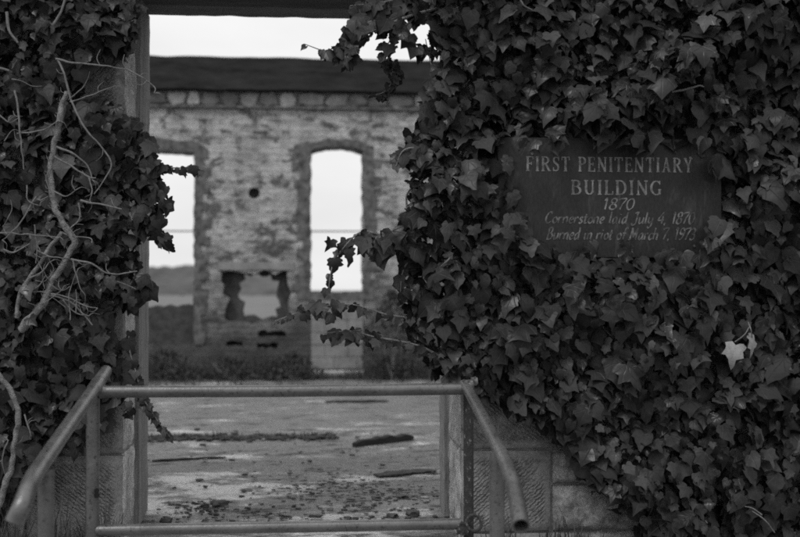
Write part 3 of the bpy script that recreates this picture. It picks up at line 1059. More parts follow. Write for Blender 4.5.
shoot(ivy_r, [(420, 255), (408, 262), (402, 275), (400, 300)], 4.9, 4.86, 8, .09, .06, .005)

# two withered pale leaves
for (px, py, tx, tz, sz, nx_) in ((734, 352, -.25, -1, .10, -.35), (752, 345, .15, -1, .105, 1.0)):
    me = leaves_mesh('dead_leaf', np.array([P(px, py, 4.70)]), np.array([[nx_, -1, .3]]), np.array([[tx, 0, tz]]), np.array([sz]), (.5, .9), 2)
    o = link('dead_leaf', me, M['leaf_dry'], ivy_r); o['label'] = 'pale withered leaf hanging from bent stalk'
tube_parts('stalk', M['twig'], ivy_r, [([P(735, 342, 4.72), P(744, 335, 4.70), P(750, 326, 4.72)], .003, .002), ([P(752, 338, 4.72), P(751, 330, 4.70), P(748, 322, 4.74)], .003, .002)], .001)

# ---- left-hand ivy
POLY_L = [(-400, -90), (130, -90), (132, -5), (137, 10), (136, 38), (128, 50), (116, 60), (100, 70), (86, 86), (82, 97), (94, 95), (106, 92), (120, 100),
          (128, 112), (136, 128), (150, 140), (158, 158), (163, 175), (158, 195), (164, 210), (158, 232), (146, 244), (132, 252), (130, 264), (138, 272), (150, 284),
          (150, 294), (138, 300), (126, 308), (116, 325), (122, 345), (134, 365), (132, 392), (116, 410), (108, 430), (98, 440),
          (78, 452), (58, 458), (48, 482), (30, 495), (8, 520), (-20, 560), (-30, 700), (-400, 700)]
ivy_l = empty('ivy_plant', 'ivy on the pier left of the doorway, crossed by a thick bare twisting stem', 'ivy')
BARE = [(90, 64), (104, 56), (142, 40), (146, 60), (142, 118), (128, 104), (110, 92), (96, 94), (84, 98)]
L = ivy_wall(POLY_L, BARE, -3.0, -.5, -1.0, 2.9, 14500, T0=.17, T1=.10, seed=5., big=(.070, .019))
tuft = clump([(150, 175, 14, 22, 4.86, .08), (158, 200, 12, 14, 4.84, .08), (150, 225, 13, 14, 4.86, .08), (140, 150, 13, 14, 4.88, .085), (143, 286, 10, 20, 4.86, .07), (133, 10, 8, 12, 4.93, .06), (132, 34, 7, 10, 4.93, .06), (128, 48, 6, 6, 4.93, .05), (131, 128, 8, 9, 4.9, .07), (134, 262, 7, 8, 4.9, .06), (128, 410, 6, 6, 4.9, .05),
              (160, 238, 6, 4, 4.84, .07), (170, 206, 4, 3, 4.84, .06), (132, 300, 10, 10, 4.88, .07), (125, 370, 9, 12, 4.88, .07), (120, 395, 8, 8, 4.9, .06)])
link('foliage', leaves_mesh('foliage', *cat(L, tuft)), M['leaf'], ivy_l)
stems_on_wall(ivy_l, -1.6, -.7, -.1, 2.6, 40, POLY_L)
Yt = 4.73
b = MB()
tubes(b, [([P(x, y, Yt) for x, y in ((66, 92), (62, 108), (55, 140), (50, 166), (52, 194), (58, 216), (74, 241), (64, 263), (50, 284), (45, 301), (32, 316), (20, 330))], .0105, .0165)], .009)
b.build('main_stem', M['bark'], ivy_l)
b = MB()
for _ in range(130):        # hair-like rootlets along the stem
    i_ = random.randrange(0, 10); pts_ = ((66, 92), (62, 108), (55, 140), (50, 166), (52, 194), (58, 216), (74, 241), (64, 263), (50, 284), (45, 301), (32, 316))
    f_ = random.random(); x_ = pts_[i_][0] + (pts_[i_ + 1][0] - pts_[i_][0]) * f_; y_ = pts_[i_][1] + (pts_[i_ + 1][1] - pts_[i_][1]) * f_
    a_ = random.uniform(0, 6.28); l_ = random.uniform(4, 8)
    tubes(b, [([P(x_, y_, Yt - .004), P(x_ + l_ * .6 * math.cos(a_), y_ + l_ * .6 * math.sin(a_), Yt - .008), P(x_ + l_ * math.cos(a_ + .5), y_ + l_ * math.sin(a_ + .5), Yt + .01)], .0013, .0008)], .002)
tag(b.build('rootlets', M['twig'], ivy_l), kind='stuff')
b = MB()
tubes(b, [([P(x, y, Yt) for x, y in ((-8, 366), (2, 378), (11, 392), (18, 416), (14, 446), (10, 469), (3, 492), (-6, 520))], .0105, .013)], .008)
o = b.build('lower_stem', M['bark'], ivy_l)
b = MB()
tubes(b, [([P(x, y, Yt) for x, y in ((62, 232), (49, 248), (39, 265), (25, 284), (18, 301), (16, 318))], .008, .009)], .005)
b.build('branch', M['bark'], ivy_l)
TW = [[(58, 60), (64, 74), (71, 100), (84, 126), (103, 149), (111, 164), (105, 179), (94, 194)], [(56, 147), (73, 154), (86, 164), (92, 180)], [(54, 156), (71, 166), (88, 177), (96, 178)],
      [(81, 201), (99, 204), (122, 209)], [(79, 203), (80, 218), (69, 229)], [(36, 196), (24, 218), (9, 235), (2, 240)], [(-4, 233), (9, 233), (34, 235), (60, 237)], [(34, 224), (37, 245), (36, 263)],
      [(71, 259), (90, 263), (111, 274), (137, 271)], [(51, 295), (73, 304), (92, 325)], [(51, 293), (69, 298), (86, 306), (98, 308)], [(15, 90), (19, 117), (21, 143), (24, 169)], [(17, 134), (43, 130), (58, 121)],
      [(-5, 110), (8, 122), (19, 118)], [(56, 59), (75, 63), (100, 65), (127, 70)], [(73, 260), (76, 275), (81, 290)], [(60, 232), (72, 236), (90, 238), (92, 243)],
      [(27, 185), (28, 200), (40, 206)], [(50, 285), (62, 290), (70, 286)], [(30, 278), (42, 272), (50, 262)], [(24, 290), (36, 288), (46, 276)], [(63, 300), (74, 312), (88, 316)],
      [(52, 190), (66, 196), (75, 190)], [(88, 177), (92, 190), (90, 200)], [(37, 250), (48, 256), (62, 258)], [(3, 250), (14, 252), (30, 244)], [(24, 414), (28, 425), (31, 436)], [(8, 440), (2, 460), (6, 478)],
      [(145, 80), (155, 87), (154, 93)], [(128, 70), (140, 77), (147, 81)], [(70, 102), (84, 98), (98, 92), (110, 88)]]
random.seed(3)
for _ in range(12):
    x, y = random.uniform(0, 118), random.choice((random.uniform(95, 330), random.uniform(10, 330), random.uniform(240, 325)))
    a = random.uniform(-2.6, .5); tw = [(x, y)]
    for _k in range(random.randint(2, 4)):
        a += random.gauss(0, .45); l_ = random.uniform(7, 15)
        tw.append((tw[-1][0] + l_ * math.cos(a), tw[-1][1] + l_ * math.sin(a)))
    TW.append(tw)
for i, tw in enumerate(TW):
    r = .0048 if i in (0, 1, 2, 3, 8, 9, 11, 14) else (.0034 if i < 31 else .0022)
    b = MB(); tubes(b, [([P(x, y, Yt - random.uniform(0, .03)) for x, y in tw], r, r * .5)], .004)
    o = b.build('bare_twig', M['twig'], ivy_l)
    for _ in range(2 if i < 31 else 0):
        q = random.choice(tw[1:]); a = random.uniform(0, 6.28); l_ = random.uniform(8, 16)
        y_ = Yt - .015
        tube_parts('side_twig', M['twig'], o, [([P(*q, y_), P(q[0] + l_ * .5 * math.cos(a), q[1] + l_ * .5 * math.sin(a), y_), P(q[0] + l_ * math.cos(a + .4), q[1] + l_ * math.sin(a + .4), y_ + .02)], .002, .001)], .003)
tube_parts('old_stem', M['twig'], ivy_l, [([P(x, y, 4.74) for x, y in ((7, 12), (9, 30), (18, 43))], .007, .005), ([P(x, y, 4.74) for x, y in ((66, -3), (60, 14), (51, 28))], .006, .005), ([P(x, y, 4.74) for x, y in ((-3, 68), (3, 69), (9, 71))], .006, .005),
          ([P(x, y, 4.74) for x, y in ((-2, -4), (3, 0), (10, 1))], .007, .006)], .002)
shoot(ivy_l, [(150, 172), (165, 168), (180, 168), (192, 167), (203, 170)], 4.86, 4.84, 14, .05, .035, .003, .7, 1.0)
shoot(ivy_l, [(136, 388), (144, 400), (152, 412), (160, 424), (170, 437)], 4.86, 4.84, 22, .045, .035, .003, .7, 1.5)
shoot(ivy_l, [(128, 330), (130, 352), (136, 372), (140, 390)], 4.9, 4.86, 16, .06, .05, .004)
shoot(ivy_l, [(140, 225), (155, 228), (165, 236), (166, 242)], 4.86, 4.84, 6, .07, .06, .004)

# ------------------------------------------------------------------ plaque
PY = 4.865
plq = empty('plaque', 'dark rectangular plaque with faded FIRST PENITENTIARY BUILDING lettering, ringed by ivy leaves', 'plaque')
c0, c1 = P(498, 137, PY), P(722, 258, PY)
b = MB(); b.box(c0.x, c1.x, PY, PY + .03, c1.z, c0.z)
me = b.mesh('board', False); bevel_mesh(me, .004); link('board', me, M['plaque'], plq)
b = MB()
for (px, py) in ((532, 154), (694, 246), (690, 158)):
    p = P(px, py, PY)
    b = MB(); b.tube([(p.x, PY + .002, p.z), (p.x, PY - .004, p.z)], .006, 10)
    b.build('screw', M['script'], plq)
for zz in (.1, .4):
    pass
# brackets holding the board off the wall
for f in (.2, .8):
    b = MB(); x = c0.x + (c1.x - c0.x) * f
    b.box(x - .03, x + .03, PY + .03, 5.03, c1.z + .08, c0.z - .08)
    b.build('bracket', M['rust'], plq, smooth=False)


class Glyphs:
    """letters as flat strips; z-order cycles through tiny depth steps so strips never share a plane"""
    def __init__(self): self.b = MB(); self.k = 0

    def strip(self, pts, widths):
        k = len(pts)
        y = -0.0012 - 0.00022 * (self.k % 7); self.k += 1
        vs_ = []
        for i in range(k):
            a, c = pts[max(0, i - 1)], pts[min(k - 1, i + 1)]
            dx, dz = c[0] - a[0], c[1] - a[1]; L = math.hypot(dx, dz) or 1
            nx_, nz = -dz / L, dx / L
            w_ = widths[i] / 2
            vs_ += [(pts[i][0] + nx_ * w_, y, pts[i][1] + nz * w_), (pts[i][0] - nx_ * w_, y, pts[i][1] - nz * w_)]
        self.b.add(vs_, [(2 * i, 2 * i + 1, 2 * i + 3, 2 * i + 2) for i in range(k - 1)])


T, t_ = .16, .075


def lin(*p): return ('l', p)
def stem(x, y0=0., y1=1., s=.13, top=True, bot=True):
    r = [('w', [(x, y0), (x, y1)], T)]
    if bot: r.append(('w', [(x - s, y0 + t_ / 2), (x + s, y0 + t_ / 2)], t_))
    if top: r.append(('w', [(x - s, y1 - t_ / 2), (x + s, y1 - t_ / 2)], t_))
    return r
def bar(x0, x1, y): return [('w', [(x0, y), (x1, y)], t_)]
def tick(x, y0, y1): return [('w', [(x, y0), (x, y1)], t_)]
def bowl(cx, cy, rx, ry, a0, a1):
    pts = []; ws = []
    for i in range(19):
        a = math.radians(a0 + (a1 - a0) * i / 18)
        pts.append((cx + rx * math.cos(a), cy + ry * math.sin(a))); ws.append(t_ + (T - t_) * abs(math.cos(a)) ** 1.3)
    return [('v', pts, ws)]
def diag(x0, y0, x1, y1, w_): return [('w', [(x0, y0), (x1, y1)], w_)]


CAPS = {
    'F': (.66, stem(.17) + bar(.17, .60, 1 - t_ / 2) + bar(.17, .48, .52) + tick(.58, .78, 1) + tick(.46, .42, .62)),
    'I': (.36, stem(.18)),
    'R': (.80, stem(.17) + bowl(.34, .75, .24, .21, -90, 90) + bar(.17, .35, 1 - t_ / 2) + bar(.17, .35, .53) + diag(.36, .53, .66, .04, T * .9) + bar(.60, .80, t_ / 2)),
    'S': (.60, [('v', [(.50, .80), (.45, .92), (.30, .96), (.15, .90), (.11, .76), (.17, .62), (.30, .53), (.43, .43), (.49, .28), (.45, .12), (.30, .04), (.14, .08), (.09, .20)],
                 [t_, t_, t_, .12, T * .9, T, T, T, T * .9, .12, t_, t_, t_])] + tick(.51, .72, .98) + tick(.09, .02, .28)),
    'T': (.72, stem(.36, top=False) + bar(.05, .67, 1 - t_ / 2) + tick(.07, .76, 1) + tick(.65, .76, 1)),
    'P': (.66, stem(.17) + bowl(.34, .73, .24, .23, -90, 90) + bar(.17, .35, 1 - t_ / 2) + bar(.17, .35, .50)),
    'E': (.66, stem(.17) + bar(.17, .58, 1 - t_ / 2) + bar(.17, .48, .52) + bar(.17, .60, t_ / 2) + tick(.56, .78, 1) + tick(.46, .42, .62) + tick(.59, 0, .24)),
    'N': (.84, [('w', [(.17, 0), (.17, 1)], .1), ('w', [(.68, 0), (.68, 1)], .1)] + bar(.05, .29, t_ / 2) + bar(.56, .80, 1 - t_ / 2) + diag(.14, .98, .68, .02, T)),
    'A': (.80, diag(.16, 0, .40, 1, .09) + diag(.38, 1, .64, 0, T) + bar(.22, .56, .34) + bar(.04, .27, t_ / 2) + bar(.52, .77, t_ / 2)),
    'Y': (.76, stem(.38, 0, .48, top=False) + diag(.12, 1, .38, .44, T * .95) + diag(.64, 1, .38, .44, .09) + bar(.02, .24, 1 - t_ / 2) + bar(.54, .75, 1 - t_ / 2)),
    'B': (.72, stem(.17) + bowl(.36, .76, .20, .20, -90, 90) + bowl(.36, .29, .27, .25, -90, 90) + bar(.17, .37, 1 - t_ / 2) + bar(.17, .37, .55) + bar(.17, .37, t_ / 2)),
    'U': (.80, stem(.19, .3, 1, bot=False) + [('w', [(.62, .3), (.62, 1)], .1)] + bar(.51, .73, 1 - t_ / 2) + bowl(.405, .30, .215, .26, 180, 360)),
    'L': (.62, stem(.17) + bar(.17, .58, t_ / 2) + tick(.57, 0, .26)),
    'D': (.80, stem(.17) + bowl(.34, .50, .34, .46, -90, 90) + bar(.17, .35, 1 - t_ / 2) + bar(.17, .35, t_ / 2)),
    'G': (.80, bowl(.42, .50, .33, .46, 48, 318) + stem(.64, .06, .42, .1, True, False) + tick(.64, .72, .98)),
    ' ': (.42, []),
}
PEN = {
    'C': (.68, [[(.60, .80), (.48, .99), (.25, .90), (.09, .5), (.16, .12), (.38, .0), (.6, .16)]]),
    'o': (.50, [[(.25, .55), (.08, .40), (.08, .16), (.25, .0), (.42, .16), (.42, .40), (.25, .55)]]),
    'r': (.40, [[(.06, .55), (.06, 0)], [(.06, .34), (.2, .53), (.36, .5)]]),
    'n': (.54, [[(.06, .55), (.06, 0)], [(.06, .33), (.26, .55), (.41, .42), (.41, .06), (.5, .03)]]),
    'e': (.48, [[(.09, .27), (.36, .33), (.36, .50), (.22, .55), (.08, .34), (.12, .08), (.26, .0), (.42, .12)]]),
    's': (.42, [[(.36, .48), (.2, .55), (.1, .42), (.24, .28), (.33, .14), (.2, .0), (.04, .07)]]),
    't': (.36, [[(.16, .82), (.13, .12), (.2, .02), (.32, .07)], [(.0, .55), (.34, .55)]]),
    'l': (.27, [[(.1, 1.02), (.09, .12), (.14, .02), (.24, .06)]]),
    'a': (.56, [[(.42, .48), (.25, .55), (.08, .35), (.09, .08), (.22, .0), (.42, .3)], [(.43, .55), (.42, .1), (.53, .05)]]),
    'i': (.28, [[(.09, .55), (.09, .1), (.2, .04)], [(.1, .76), (.12, .82)]]),
    'd': (.57, [[(.42, .48), (.25, .55), (.08, .35), (.09, .08), (.22, .0), (.42, .3)], [(.43, 1.02), (.42, .1), (.53, .05)]]),
    'J': (.58, [[(.16, .88), (.3, .98), (.56, .98)], [(.42, .97), (.40, .15), (.26, -.12), (.06, -.1), (.0, .04)]]),
    'u': (.55, [[(.07, .55), (.07, .14), (.2, .0), (.42, .28)], [(.43, .55), (.42, .08), (.52, .04)]]),
    'y': (.54, [[(.07, .55), (.07, .2), (.2, .07), (.42, .3)], [(.43, .55), (.40, -.1), (.24, -.36), (.02, -.3)]]),
    '4': (.60, [[(.40, 1.0), (.02, .33), (.56, .33)], [(.42, .66), (.40, .0)]]),
    ',': (.26, [[(.09, .08), (.04, -.14)]]),
    '1': (.40, [[(.06, .8), (.2, .98), (.2, .0)]]),
    '8': (.58, [[(.29, .53), (.12, .68), (.14, .92), (.3, 1.0), (.45, .9), (.44, .68), (.29, .53), (.09, .36), (.08, .1), (.28, .0), (.48, .12), (.47, .38), (.29, .53)]]),
    '7': (.52, [[(.03, .84), (.06, .96), (.5, .98), (.3, .5), (.18, .0)]]),
    '0': (.60, [[(.3, 1.0), (.1, .8), (.06, .4), (.16, .08), (.3, .0), (.48, .2), (.53, .6), (.44, .92), (.3, 1.0)]]),
    'B': (.64, [[(.12, .98), (.10, .0)], [(.0, .86), (.12, .97), (.36, 1.0), (.46, .78), (.34, .56), (.12, .53)], [(.34, .56), (.54, .34), (.46, .08), (.24, .0), (.02, .03)]]),
    'f': (.36, [[(.44, .92), (.34, 1.02), (.22, .84), (.16, .1), (.06, -.34), (-.08, -.3)], [(.02, .55), (.36, .55)]]),
    'M': (.88, [[(.02, .06), (.08, .0), (.12, .4), (.16, 1.0)], [(.16, 1.0), (.40, .15)], [(.40, .15), (.68, 1.0)], [(.68, 1.0), (.72, .1), (.82, .05)]]),
    'c': (.44, [[(.38, .46), (.24, .55), (.08, .36), (.09, .1), (.22, .0), (.39, .12)]]),
    'h': (.55, [[(.1, 1.02), (.06, 0)], [(.06, .33), (.26, .55), (.41, .42), (.41, .06), (.5, .03)]]),
    '3': (.54, [[(.06, .86), (.24, 1.0), (.44, .84), (.38, .62), (.2, .55), (.44, .42), (.44, .12), (.22, .0), (.02, .08)]]),
    '9': (.57, [[(.48, .74), (.3, .46), (.1, .6), (.12, .88), (.3, 1.0), (.48, .84), (.46, .4), (.3, .08), (.08, .0)]]),
    ' ': (.34, []),
}


def lettering(text, px0, px1, py_base, py_cap, pen, mat):
    A, B_ = P(px0, py_base, PY), P(px1, py_base, PY)
    H = P((px0 + px1) / 2, py_cap, PY).z - P((px0 + px1) / 2, py_base, PY).z
    font = PEN if pen else CAPS
    adv = [font[c][0] + (.04 if pen else .10) for c in text]
    Wt = sum(adv)
    kx = (B_.x - A.x) / Wt
    g = Glyphs(); x = 0.
    zb = P((px0 + px1) / 2, py_base, PY).z
    for c, a in zip(text, adv):
        if pen:
            for st in font[c][1]:
                pts = [Vector((p[0], 0, p[1])) for p in st]
                q = crom(pts, 5) if len(pts) > 2 else [pts[0].lerp(pts[1], i / 3) for i in range(4)]
                pl_ = [((x + p.x) * kx + .24 * p.z * H, p.z * H) for p in q]
                ws = []
                for i in range(len(pl_)):
                    a0, a1 = pl_[max(0, i - 1)], pl_[min(len(pl_) - 1, i + 1)]
                    an = math.atan2(a1[1] - a0[1], a1[0] - a0[0])
                    ws.append(H * (.065 + .115 * abs(math.sin(an - math.radians(35)))))
                g.strip([(A.x + u, zb + v_) for u, v_ in pl_], ws)
        else:
            for s in font[c][1]:
                pts = s[1]
                wv = [s[2]] * len(pts) if s[0] == 'w' else s[2]
                g.strip([(A.x + (x + u) * kx, zb + v_ * H) for u, v_ in pts], [w_ * (kx * .5 + H * .5) for w_ in wv])
        x += a
    o = g.b.build('lettering', mat, plq, smooth=False)
    for v_ in o.data.vertices: v_.co.y += PY
    return o


lettering('FIRST PENITENTIARY', 525.5, 694, 172, 157.2, False, M['letter'])
lettering('BUILDING', 570.5, 663.5, 195, 180.3, False, M['letter'])
lettering('1870', 602, 634, 209.5, 198.6, True, M['letter'])
lettering('Cornerstone laid July 4, 1870', 544, 694, 223.5, 212.2, True, M['script'])
lettering('Burned in riot of March 7, 1973', 546, 694.5, 239.5, 228, True, M['script'])

# ------------------------------------------------------------------ pipe railing
rail = empty('pipe_railing', 'grey welded pipe railing barring the doorway, with sloping handrails towards the viewer', 'railing')
RY = 4.4
pL, pR = P(97, 392, RY), P(467, 388.5, RY)
zt = (pL.z + pR.z) / 2
b = MB(); b.tube([(pL.x, RY, zt), ((pL.x + pR.x) / 2, RY, zt - .003), (pR.x, RY, zt)], .0235, 20); b.build('top_rail', M['rail'], rail, sharp=60)
zb = P(280, 527, RY).z
b = MB()
pe = P(463, 526, RY)
b.tube([(pL.x, RY, zb), (pe.x - .012, RY, zb)], .0225, 20)
b.build('bottom_rail', M['rail'], rail, sharp=60)


def hollow(pts, r, name, sub=8):
    c = crom(pts, sub)
    b = MB(); n = 22
    rr = [r[0] + (r[1] - r[0]) * i / (len(c) - 1) for i in range(len(c))]
    b.tube(c, rr, n, cap=False)
    base_in = len(b.v)
    b.tube(c, [q * .80 for q in rr], n, cap=False)
    k = len(c)
    b.f[-(k - 1) * n:] = [f[::-1] for f in b.f[-(k - 1) * n:]]
    for e in (0, (k - 1) * n):
        for j in range(n):
            q = (e + j, e + (j + 1) % n, base_in + e + (j + 1) % n, base_in + e + j)
            b.f.append(q if e else q[::-1]); b.m.append(0)
    return b.build(name, M['rail'], rail, sharp=60)


def hr(px_pts): return [P(px, py, Y) for px, py, Y in px_pts]


hollow(hr([(106, 371, 4.62), (96, 386, 4.40), (64, 432, 3.76), (40, 467, 3.38), (30, 484, 3.24), (22, 505, 3.17), (14, 522, 3.16)]), (.0245, .0265), 'handrail')
hollow(hr([(464, 384, 4.42), (470, 393, 4.31), (487, 425, 3.93), (502, 455, 3.62), (510, 474, 3.48), (516, 497, 3.37), (521, 526, 3.24)]), (.020, .0265), 'handrail')


def post(px, py_top, Y, r, name='post', mat='rail'):
    p = P(px, py_top, Y)
    b = MB(); b.tube([(p.x, Y, ramp_z(Y) - .05), (p.x, Y, p.z - .15), (p.x, Y, p.z)], r, 18)
    return b.build(name, M[mat], rail, sharp=60)


post(93, 395, 4.40, .026)
post(46, 470, 3.40, .024)
post(497, 452, 3.66, .025)
o = post(468.5, 394, 4.43, .0205, mat='rust'); o['label'] = 'dark post with flaking paint'
# drilled hole, weld collars
b = MB(); p = P(97, 493, 4.375); b.tube([(p.x, 4.3765, p.z - .008), (p.x, 4.3735, p.z - .008)], .011, 12); b.tube([(p.x, 4.376, p.z + .01), (p.x, 4.373, p.z + .01)], .009, 12)
b.build('bolt_hole', M['hole'], rail)
b = MB()
p = P(96, 389, 4.40)
a, c = P(99, 382, 4.46), P(93, 391, 4.34)
b.tube(crom([a, a.lerp(c, .5), c], 5), [.026, .028, .0285, .0285, .029, .029, .029, .0285, .0285, .028, .026], 20)
b.tube([(pL.x + .012, RY, zt), (pL.x + .03, RY, zt), (pL.x + .045, RY, zt)], [.027, .025, .0215], 20)
b.build('weld_collar', M['rail'], rail, sharp=60)
# knuckle where the right handrail meets the top rail: a lump of weld
b = MB()
stone_lump(b, P(468, 386, 4.385), (.030, .036, .034), seed=4, sub=3)
stone_lump(b, P(474, 381, 4.42), (.018, .024, .022), seed=9, sub=3)
b.build('weld_knuckle', M['rail'], rail)
# eye plate where the bottom rail ends
b = MB()
for i in range(20):
    pass
q = P(474, 523, 4.38)
ring = [(q.x + .03 * math.cos(a), q.y + .01 * math.sin(a), q.z + .03 * math.sin(a)) for a in [i * 2 * math.pi / 16 for i in range(17)]]
b.tube(ring, .007, 10)
stone_lump(b, P(462, 528, 4.395), (.03, .035, .032), seed=14, sub=3)
b.build('rail_bracket', M['rust'], rail)

# ------------------------------------------------------------------ things lying on the floor
def floor_at(px, py):
    """point of the floor under a photo pixel"""
    p = P(px, py, 10.) - CAM
    k = CAM.z / -p.z
    q = CAM + p * k
    q.z = 0.0; return q


def plank(name, a, c, w_, h_, mat, label, cat_, seed=0):
    A_, C_ = floor_at(*a), floor_at(*c)
    mid = (A_ + C_) / 2; dv = C_ - A_; L = dv.length; ang = math.atan2(dv.y, dv.x)
    b = MB(); n = 16; vs_ = []
    for i in range(n + 1):
        f = i / n - .5
        e = 1 - .35 * abs(2 * f) ** 4
        for (u, v_) in ((-.5, 0), (.5, 0), (.5, 1), (.0, 1.12), (-.5, 1)):
            vs_.append((f * L, u * w_ * e * (1 + .25 * mnoise.noise(Vector((f * 9, u * 3, seed)))), v_ * h_ * e * (1 + .35 * mnoise.noise(Vector((f * 7, v_ * 3, seed + 4)))) - .006))
    fs = [(i * 5 + j, (i + 1) * 5 + j, (i + 1) * 5 + (j + 1) % 5, i * 5 + (j + 1) % 5) for i in range(n) for j in range(5)]
    fs += [(4, 3, 2, 1, 0), tuple(n * 5 + j for j in range(5))]
    b.add(vs_, fs)
    o = b.build(name, mat, sharp=45)
    o.location = mid; o.rotation_euler = (0, 0, ang)
    return tag(o, label, cat_)


plank('timber', (354, 446), (412, 438.5), .06, .045, M['char'], 'short charred timber lying aslant on the floor, nearer the right jamb', 'timber', 1)
plank('board', (152, 460.5), (226, 457), .035, .012, M['char'], 'thin dark board lying flat on the floor beside the left door frame', 'board', 3)
plank('slab', (376, 475), (432, 470), .12, .012, M['dirt'], 'low flat dark slab lying on the pale floor beside the right door frame', 'slab', 5)
plank('lath', (325, 402), (388, 401), .07, .018, M['char'], 'long low dark lath far back on the floor, just below the top rail', 'lath', 7)

# dirt that has gathered along the joint across the floor
b = MB()
random.seed(12)
for i in range(620):
    px = random.uniform(118, 335); py = 438 + random.gauss(0, 1.3) + (px - 145) * -.006
    if px > 250 and random.random() < .4: continue
    q = floor_at(px, py)
    stone_lump(b, (q.x, q.y, .004), (random.uniform(.010, .05), random.uniform(.01, .04), random.uniform(.004, .015)), seed=i, sub=1)
for (cx, cy, sx, sy, n_) in ((340, 488, 42, 8, 230), (375, 506, 40, 5, 60), (215, 514, 35, 4, 90), (205, 505, 18, 3, 40), (405, 494, 22, 4, 60), (350, 519, 50, 3, 50), (280, 450, 80, 8, 60)):
    for i in range(n_):
        q = floor_at(random.gauss(cx, sx), random.gauss(cy, sy))
        if q.y < 5.1 or q.y > 12: continue
        s_ = random.uniform(.004, .014)
        stone_lump(b, (q.x, q.y, .003), (s_ * random.uniform(.8, 2), s_ * random.uniform(.8, 1.6), s_ * .35), seed=i, sub=1)
tag(b.build('dirt', M['dirt'], sharp=None), 'dark loose dirt and grit strewn over the concrete floor', 'dirt', kind='stuff')

# individually lying stones
random.seed(33)
stones = [(393, 517, .045, 1), (412, 515, .055, 1), (408, 519, .03, 1), (315, 518, .045, 1), (219, 506, .06, 1), (205, 507, .04, 1), (348, 519, .03, 1), (285, 515, .05, 0), (262, 522, .04, 0),
          (330, 510, .03, 0), (292, 497, .035, 0), (244, 492, .03, 1), (376, 499, .045, 1), (402, 498, .05, 1), (425, 500, .04, 0), (436, 497, .03, 1), (166, 522, .045, 1), (182, 524, .04, 0),
          (310, 462, .03, 1), (232, 461, .03, 1), (203, 446, .04, 1), (197, 430, .035, 1), (330, 473, .03, 0), (255, 478, .03, 0), (352, 456, .035, 1), (300, 452, .03, 0), (172, 504, .03, 0), (420, 487, .03, 0)]
for i in range(70):
    y_ = random.choice((random.uniform(500, 526), random.uniform(470, 510), random.uniform(430, 480)))
    stones.append((random.uniform(155, 435), y_, random.uniform(.008, .030), random.random() < .6))
for i, (px, py, s_, dk) in enumerate(stones):
    s_ *= .72
    q = floor_at(px, py)
    b = MB()
    stone_lump(b, (0, 0, s_ * .30), (s_ * random.uniform(.8, 1.4), s_ * random.uniform(.7, 1.2), s_ * random.uniform(.3, .55)), seed=i * 1.7, sub=2, k=.65)
    o = b.build('stone', M['debris_dark'] if dk else M['debris'], sharp=50)
    o.location = (q.x, q.y, 0); o.rotation_euler = (0, 0, random.uniform(0, 6.28))
    if dk: tag(o, 'small dark broken stone lying loose among the rubble on the concrete floor', 'stone', 'dark stones scattered on the floor')
    else: tag(o, 'small greyish broken stone lying loose among the rubble on the concrete floor', 'stone', 'greyish stones scattered on the floor')


# ------------------------------------------------------------------ weeds
def blades(b, x, y, z, h, n, spread):
    for _ in range(n):
        a = random.uniform(0, 6.28); r = random.uniform(0, spread)
        bx, by = x + r * math.cos(a), y + r * math.sin(a) * .6
        hh = h * random.uniform(.5, 1.1); ln = random.uniform(.1, .45) * hh; a2 = random.uniform(0, 6.28); w_ = random.uniform(.003, .007)
        px_, py_ = -math.sin(a2) * w_, math.cos(a2) * w_
        vs_ = []
        for i in range(4):
            f = i / 3
            cx = bx + math.cos(a2) * ln * f * f; cy = by + math.sin(a2) * ln * f * f; cz = z + hh * f
            k = 1 - .85 * f
            vs_ += [(cx + px_ * k, cy + py_ * k, cz), (cx - px_ * k, cy - py_ * k, cz)]
        b.add(vs_, [(0, 1, 3, 2), (2, 3, 5, 4), (4, 5, 7, 6)])


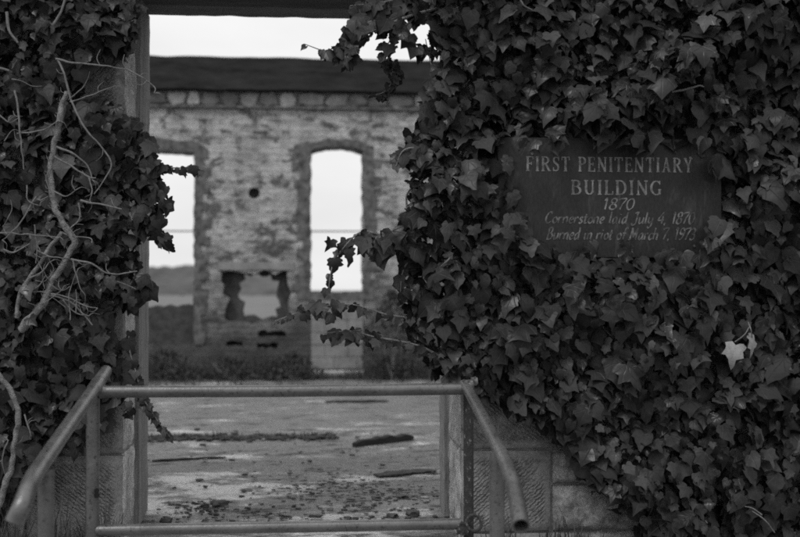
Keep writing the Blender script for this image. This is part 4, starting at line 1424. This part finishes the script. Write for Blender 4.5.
random.seed(8)
b = MB()
for i in range(70):
    q = floor_at(random.uniform(118, 335), 438 + random.gauss(0, 1.0)); blades(b, q.x, q.y, 0, random.uniform(.015, .05), 7, .05)
for i in range(230):
    x = random.uniform(-3.2, 2.6); h = random.uniform(.10, .42)
    if P(311, 300, FARY).x - .1 < x < P(363, 300, FARY).x + .05: h *= .35
    blades(b, x, FARY - random.uniform(.08, .6), 0, h, 26, .16)
for i in range(60):
    blades(b, random.uniform(-3, 2.6), FARY - random.uniform(.6, 1.6), 0, random.uniform(.04, .12), 12, .15)
tag(b.build('weeds', M['weed'], smooth=False), 'rank weeds growing along the foot of the far ruined wall and in the floor joint', 'weeds', kind='stuff')


def bush(px, h, wdt, n, label):
    x = P(px, 340, 13.9).x
    root = empty('shrub', label, 'shrub', 'shrubs at the foot of the far wall')
    root.location = (x, 13.9, 0)
    N = n
    a = rng.uniform(0, 2 * math.pi, N); r = np.sqrt(rng.random(N)) * wdt; zz = rng.random(N) ** .8 * h
    k = np.clip(1.1 - (zz / h) ** 2, .15, 1)
    pos = np.stack([r * k * np.cos(a), r * k * np.sin(a) * .7, zz + .02], 1)
    n_, tp = orient(N, (.5, .5), .8, .9)
    link('foliage', leaves_mesh('foliage', pos, n_, tp, rng.uniform(.02, .045, N)), M['leaf'], root)
    for i in range(7):
        a_ = random.uniform(0, 6.28)
        tube_parts('stem', M['bark'], root, [([(0, 0, -.02), (math.cos(a_) * wdt * .3, math.sin(a_) * wdt * .2, h * .45), (math.cos(a_) * wdt * .5, math.sin(a_) * wdt * .3, h * .85)], .007, .003)], .01)


bush(392, 1.1, .42, 800, 'leafy shrub right of the block infill under the arched window')
bush(292, .32, .40, 420, 'low dark shrub below the broken hearth opening, by the arched window')
bush(232, .27, .5, 420, 'low dark shrub under the wall between both windows, left of the hearth opening')
bush(165, .36, .5, 480, 'low dark shrub under the left window opening, beside the left jamb')

# grass and weeds at the foot of the near left pier
b = MB()
for i in range(46):
    x = random.uniform(-1.35, -.80); blades(b, x, random.uniform(4.45, 4.95), -.03, random.uniform(.12, .34), 9, .07)
for i in range(12):
    blades(b, random.uniform(.72, 1.3), random.uniform(4.75, 4.95), -.03, random.uniform(.08, .2), 8, .06)
tag(b.build('grass', M['weed'], smooth=False), 'thin grass at the foot of the near wall beside the railing posts', 'grass', kind='stuff')
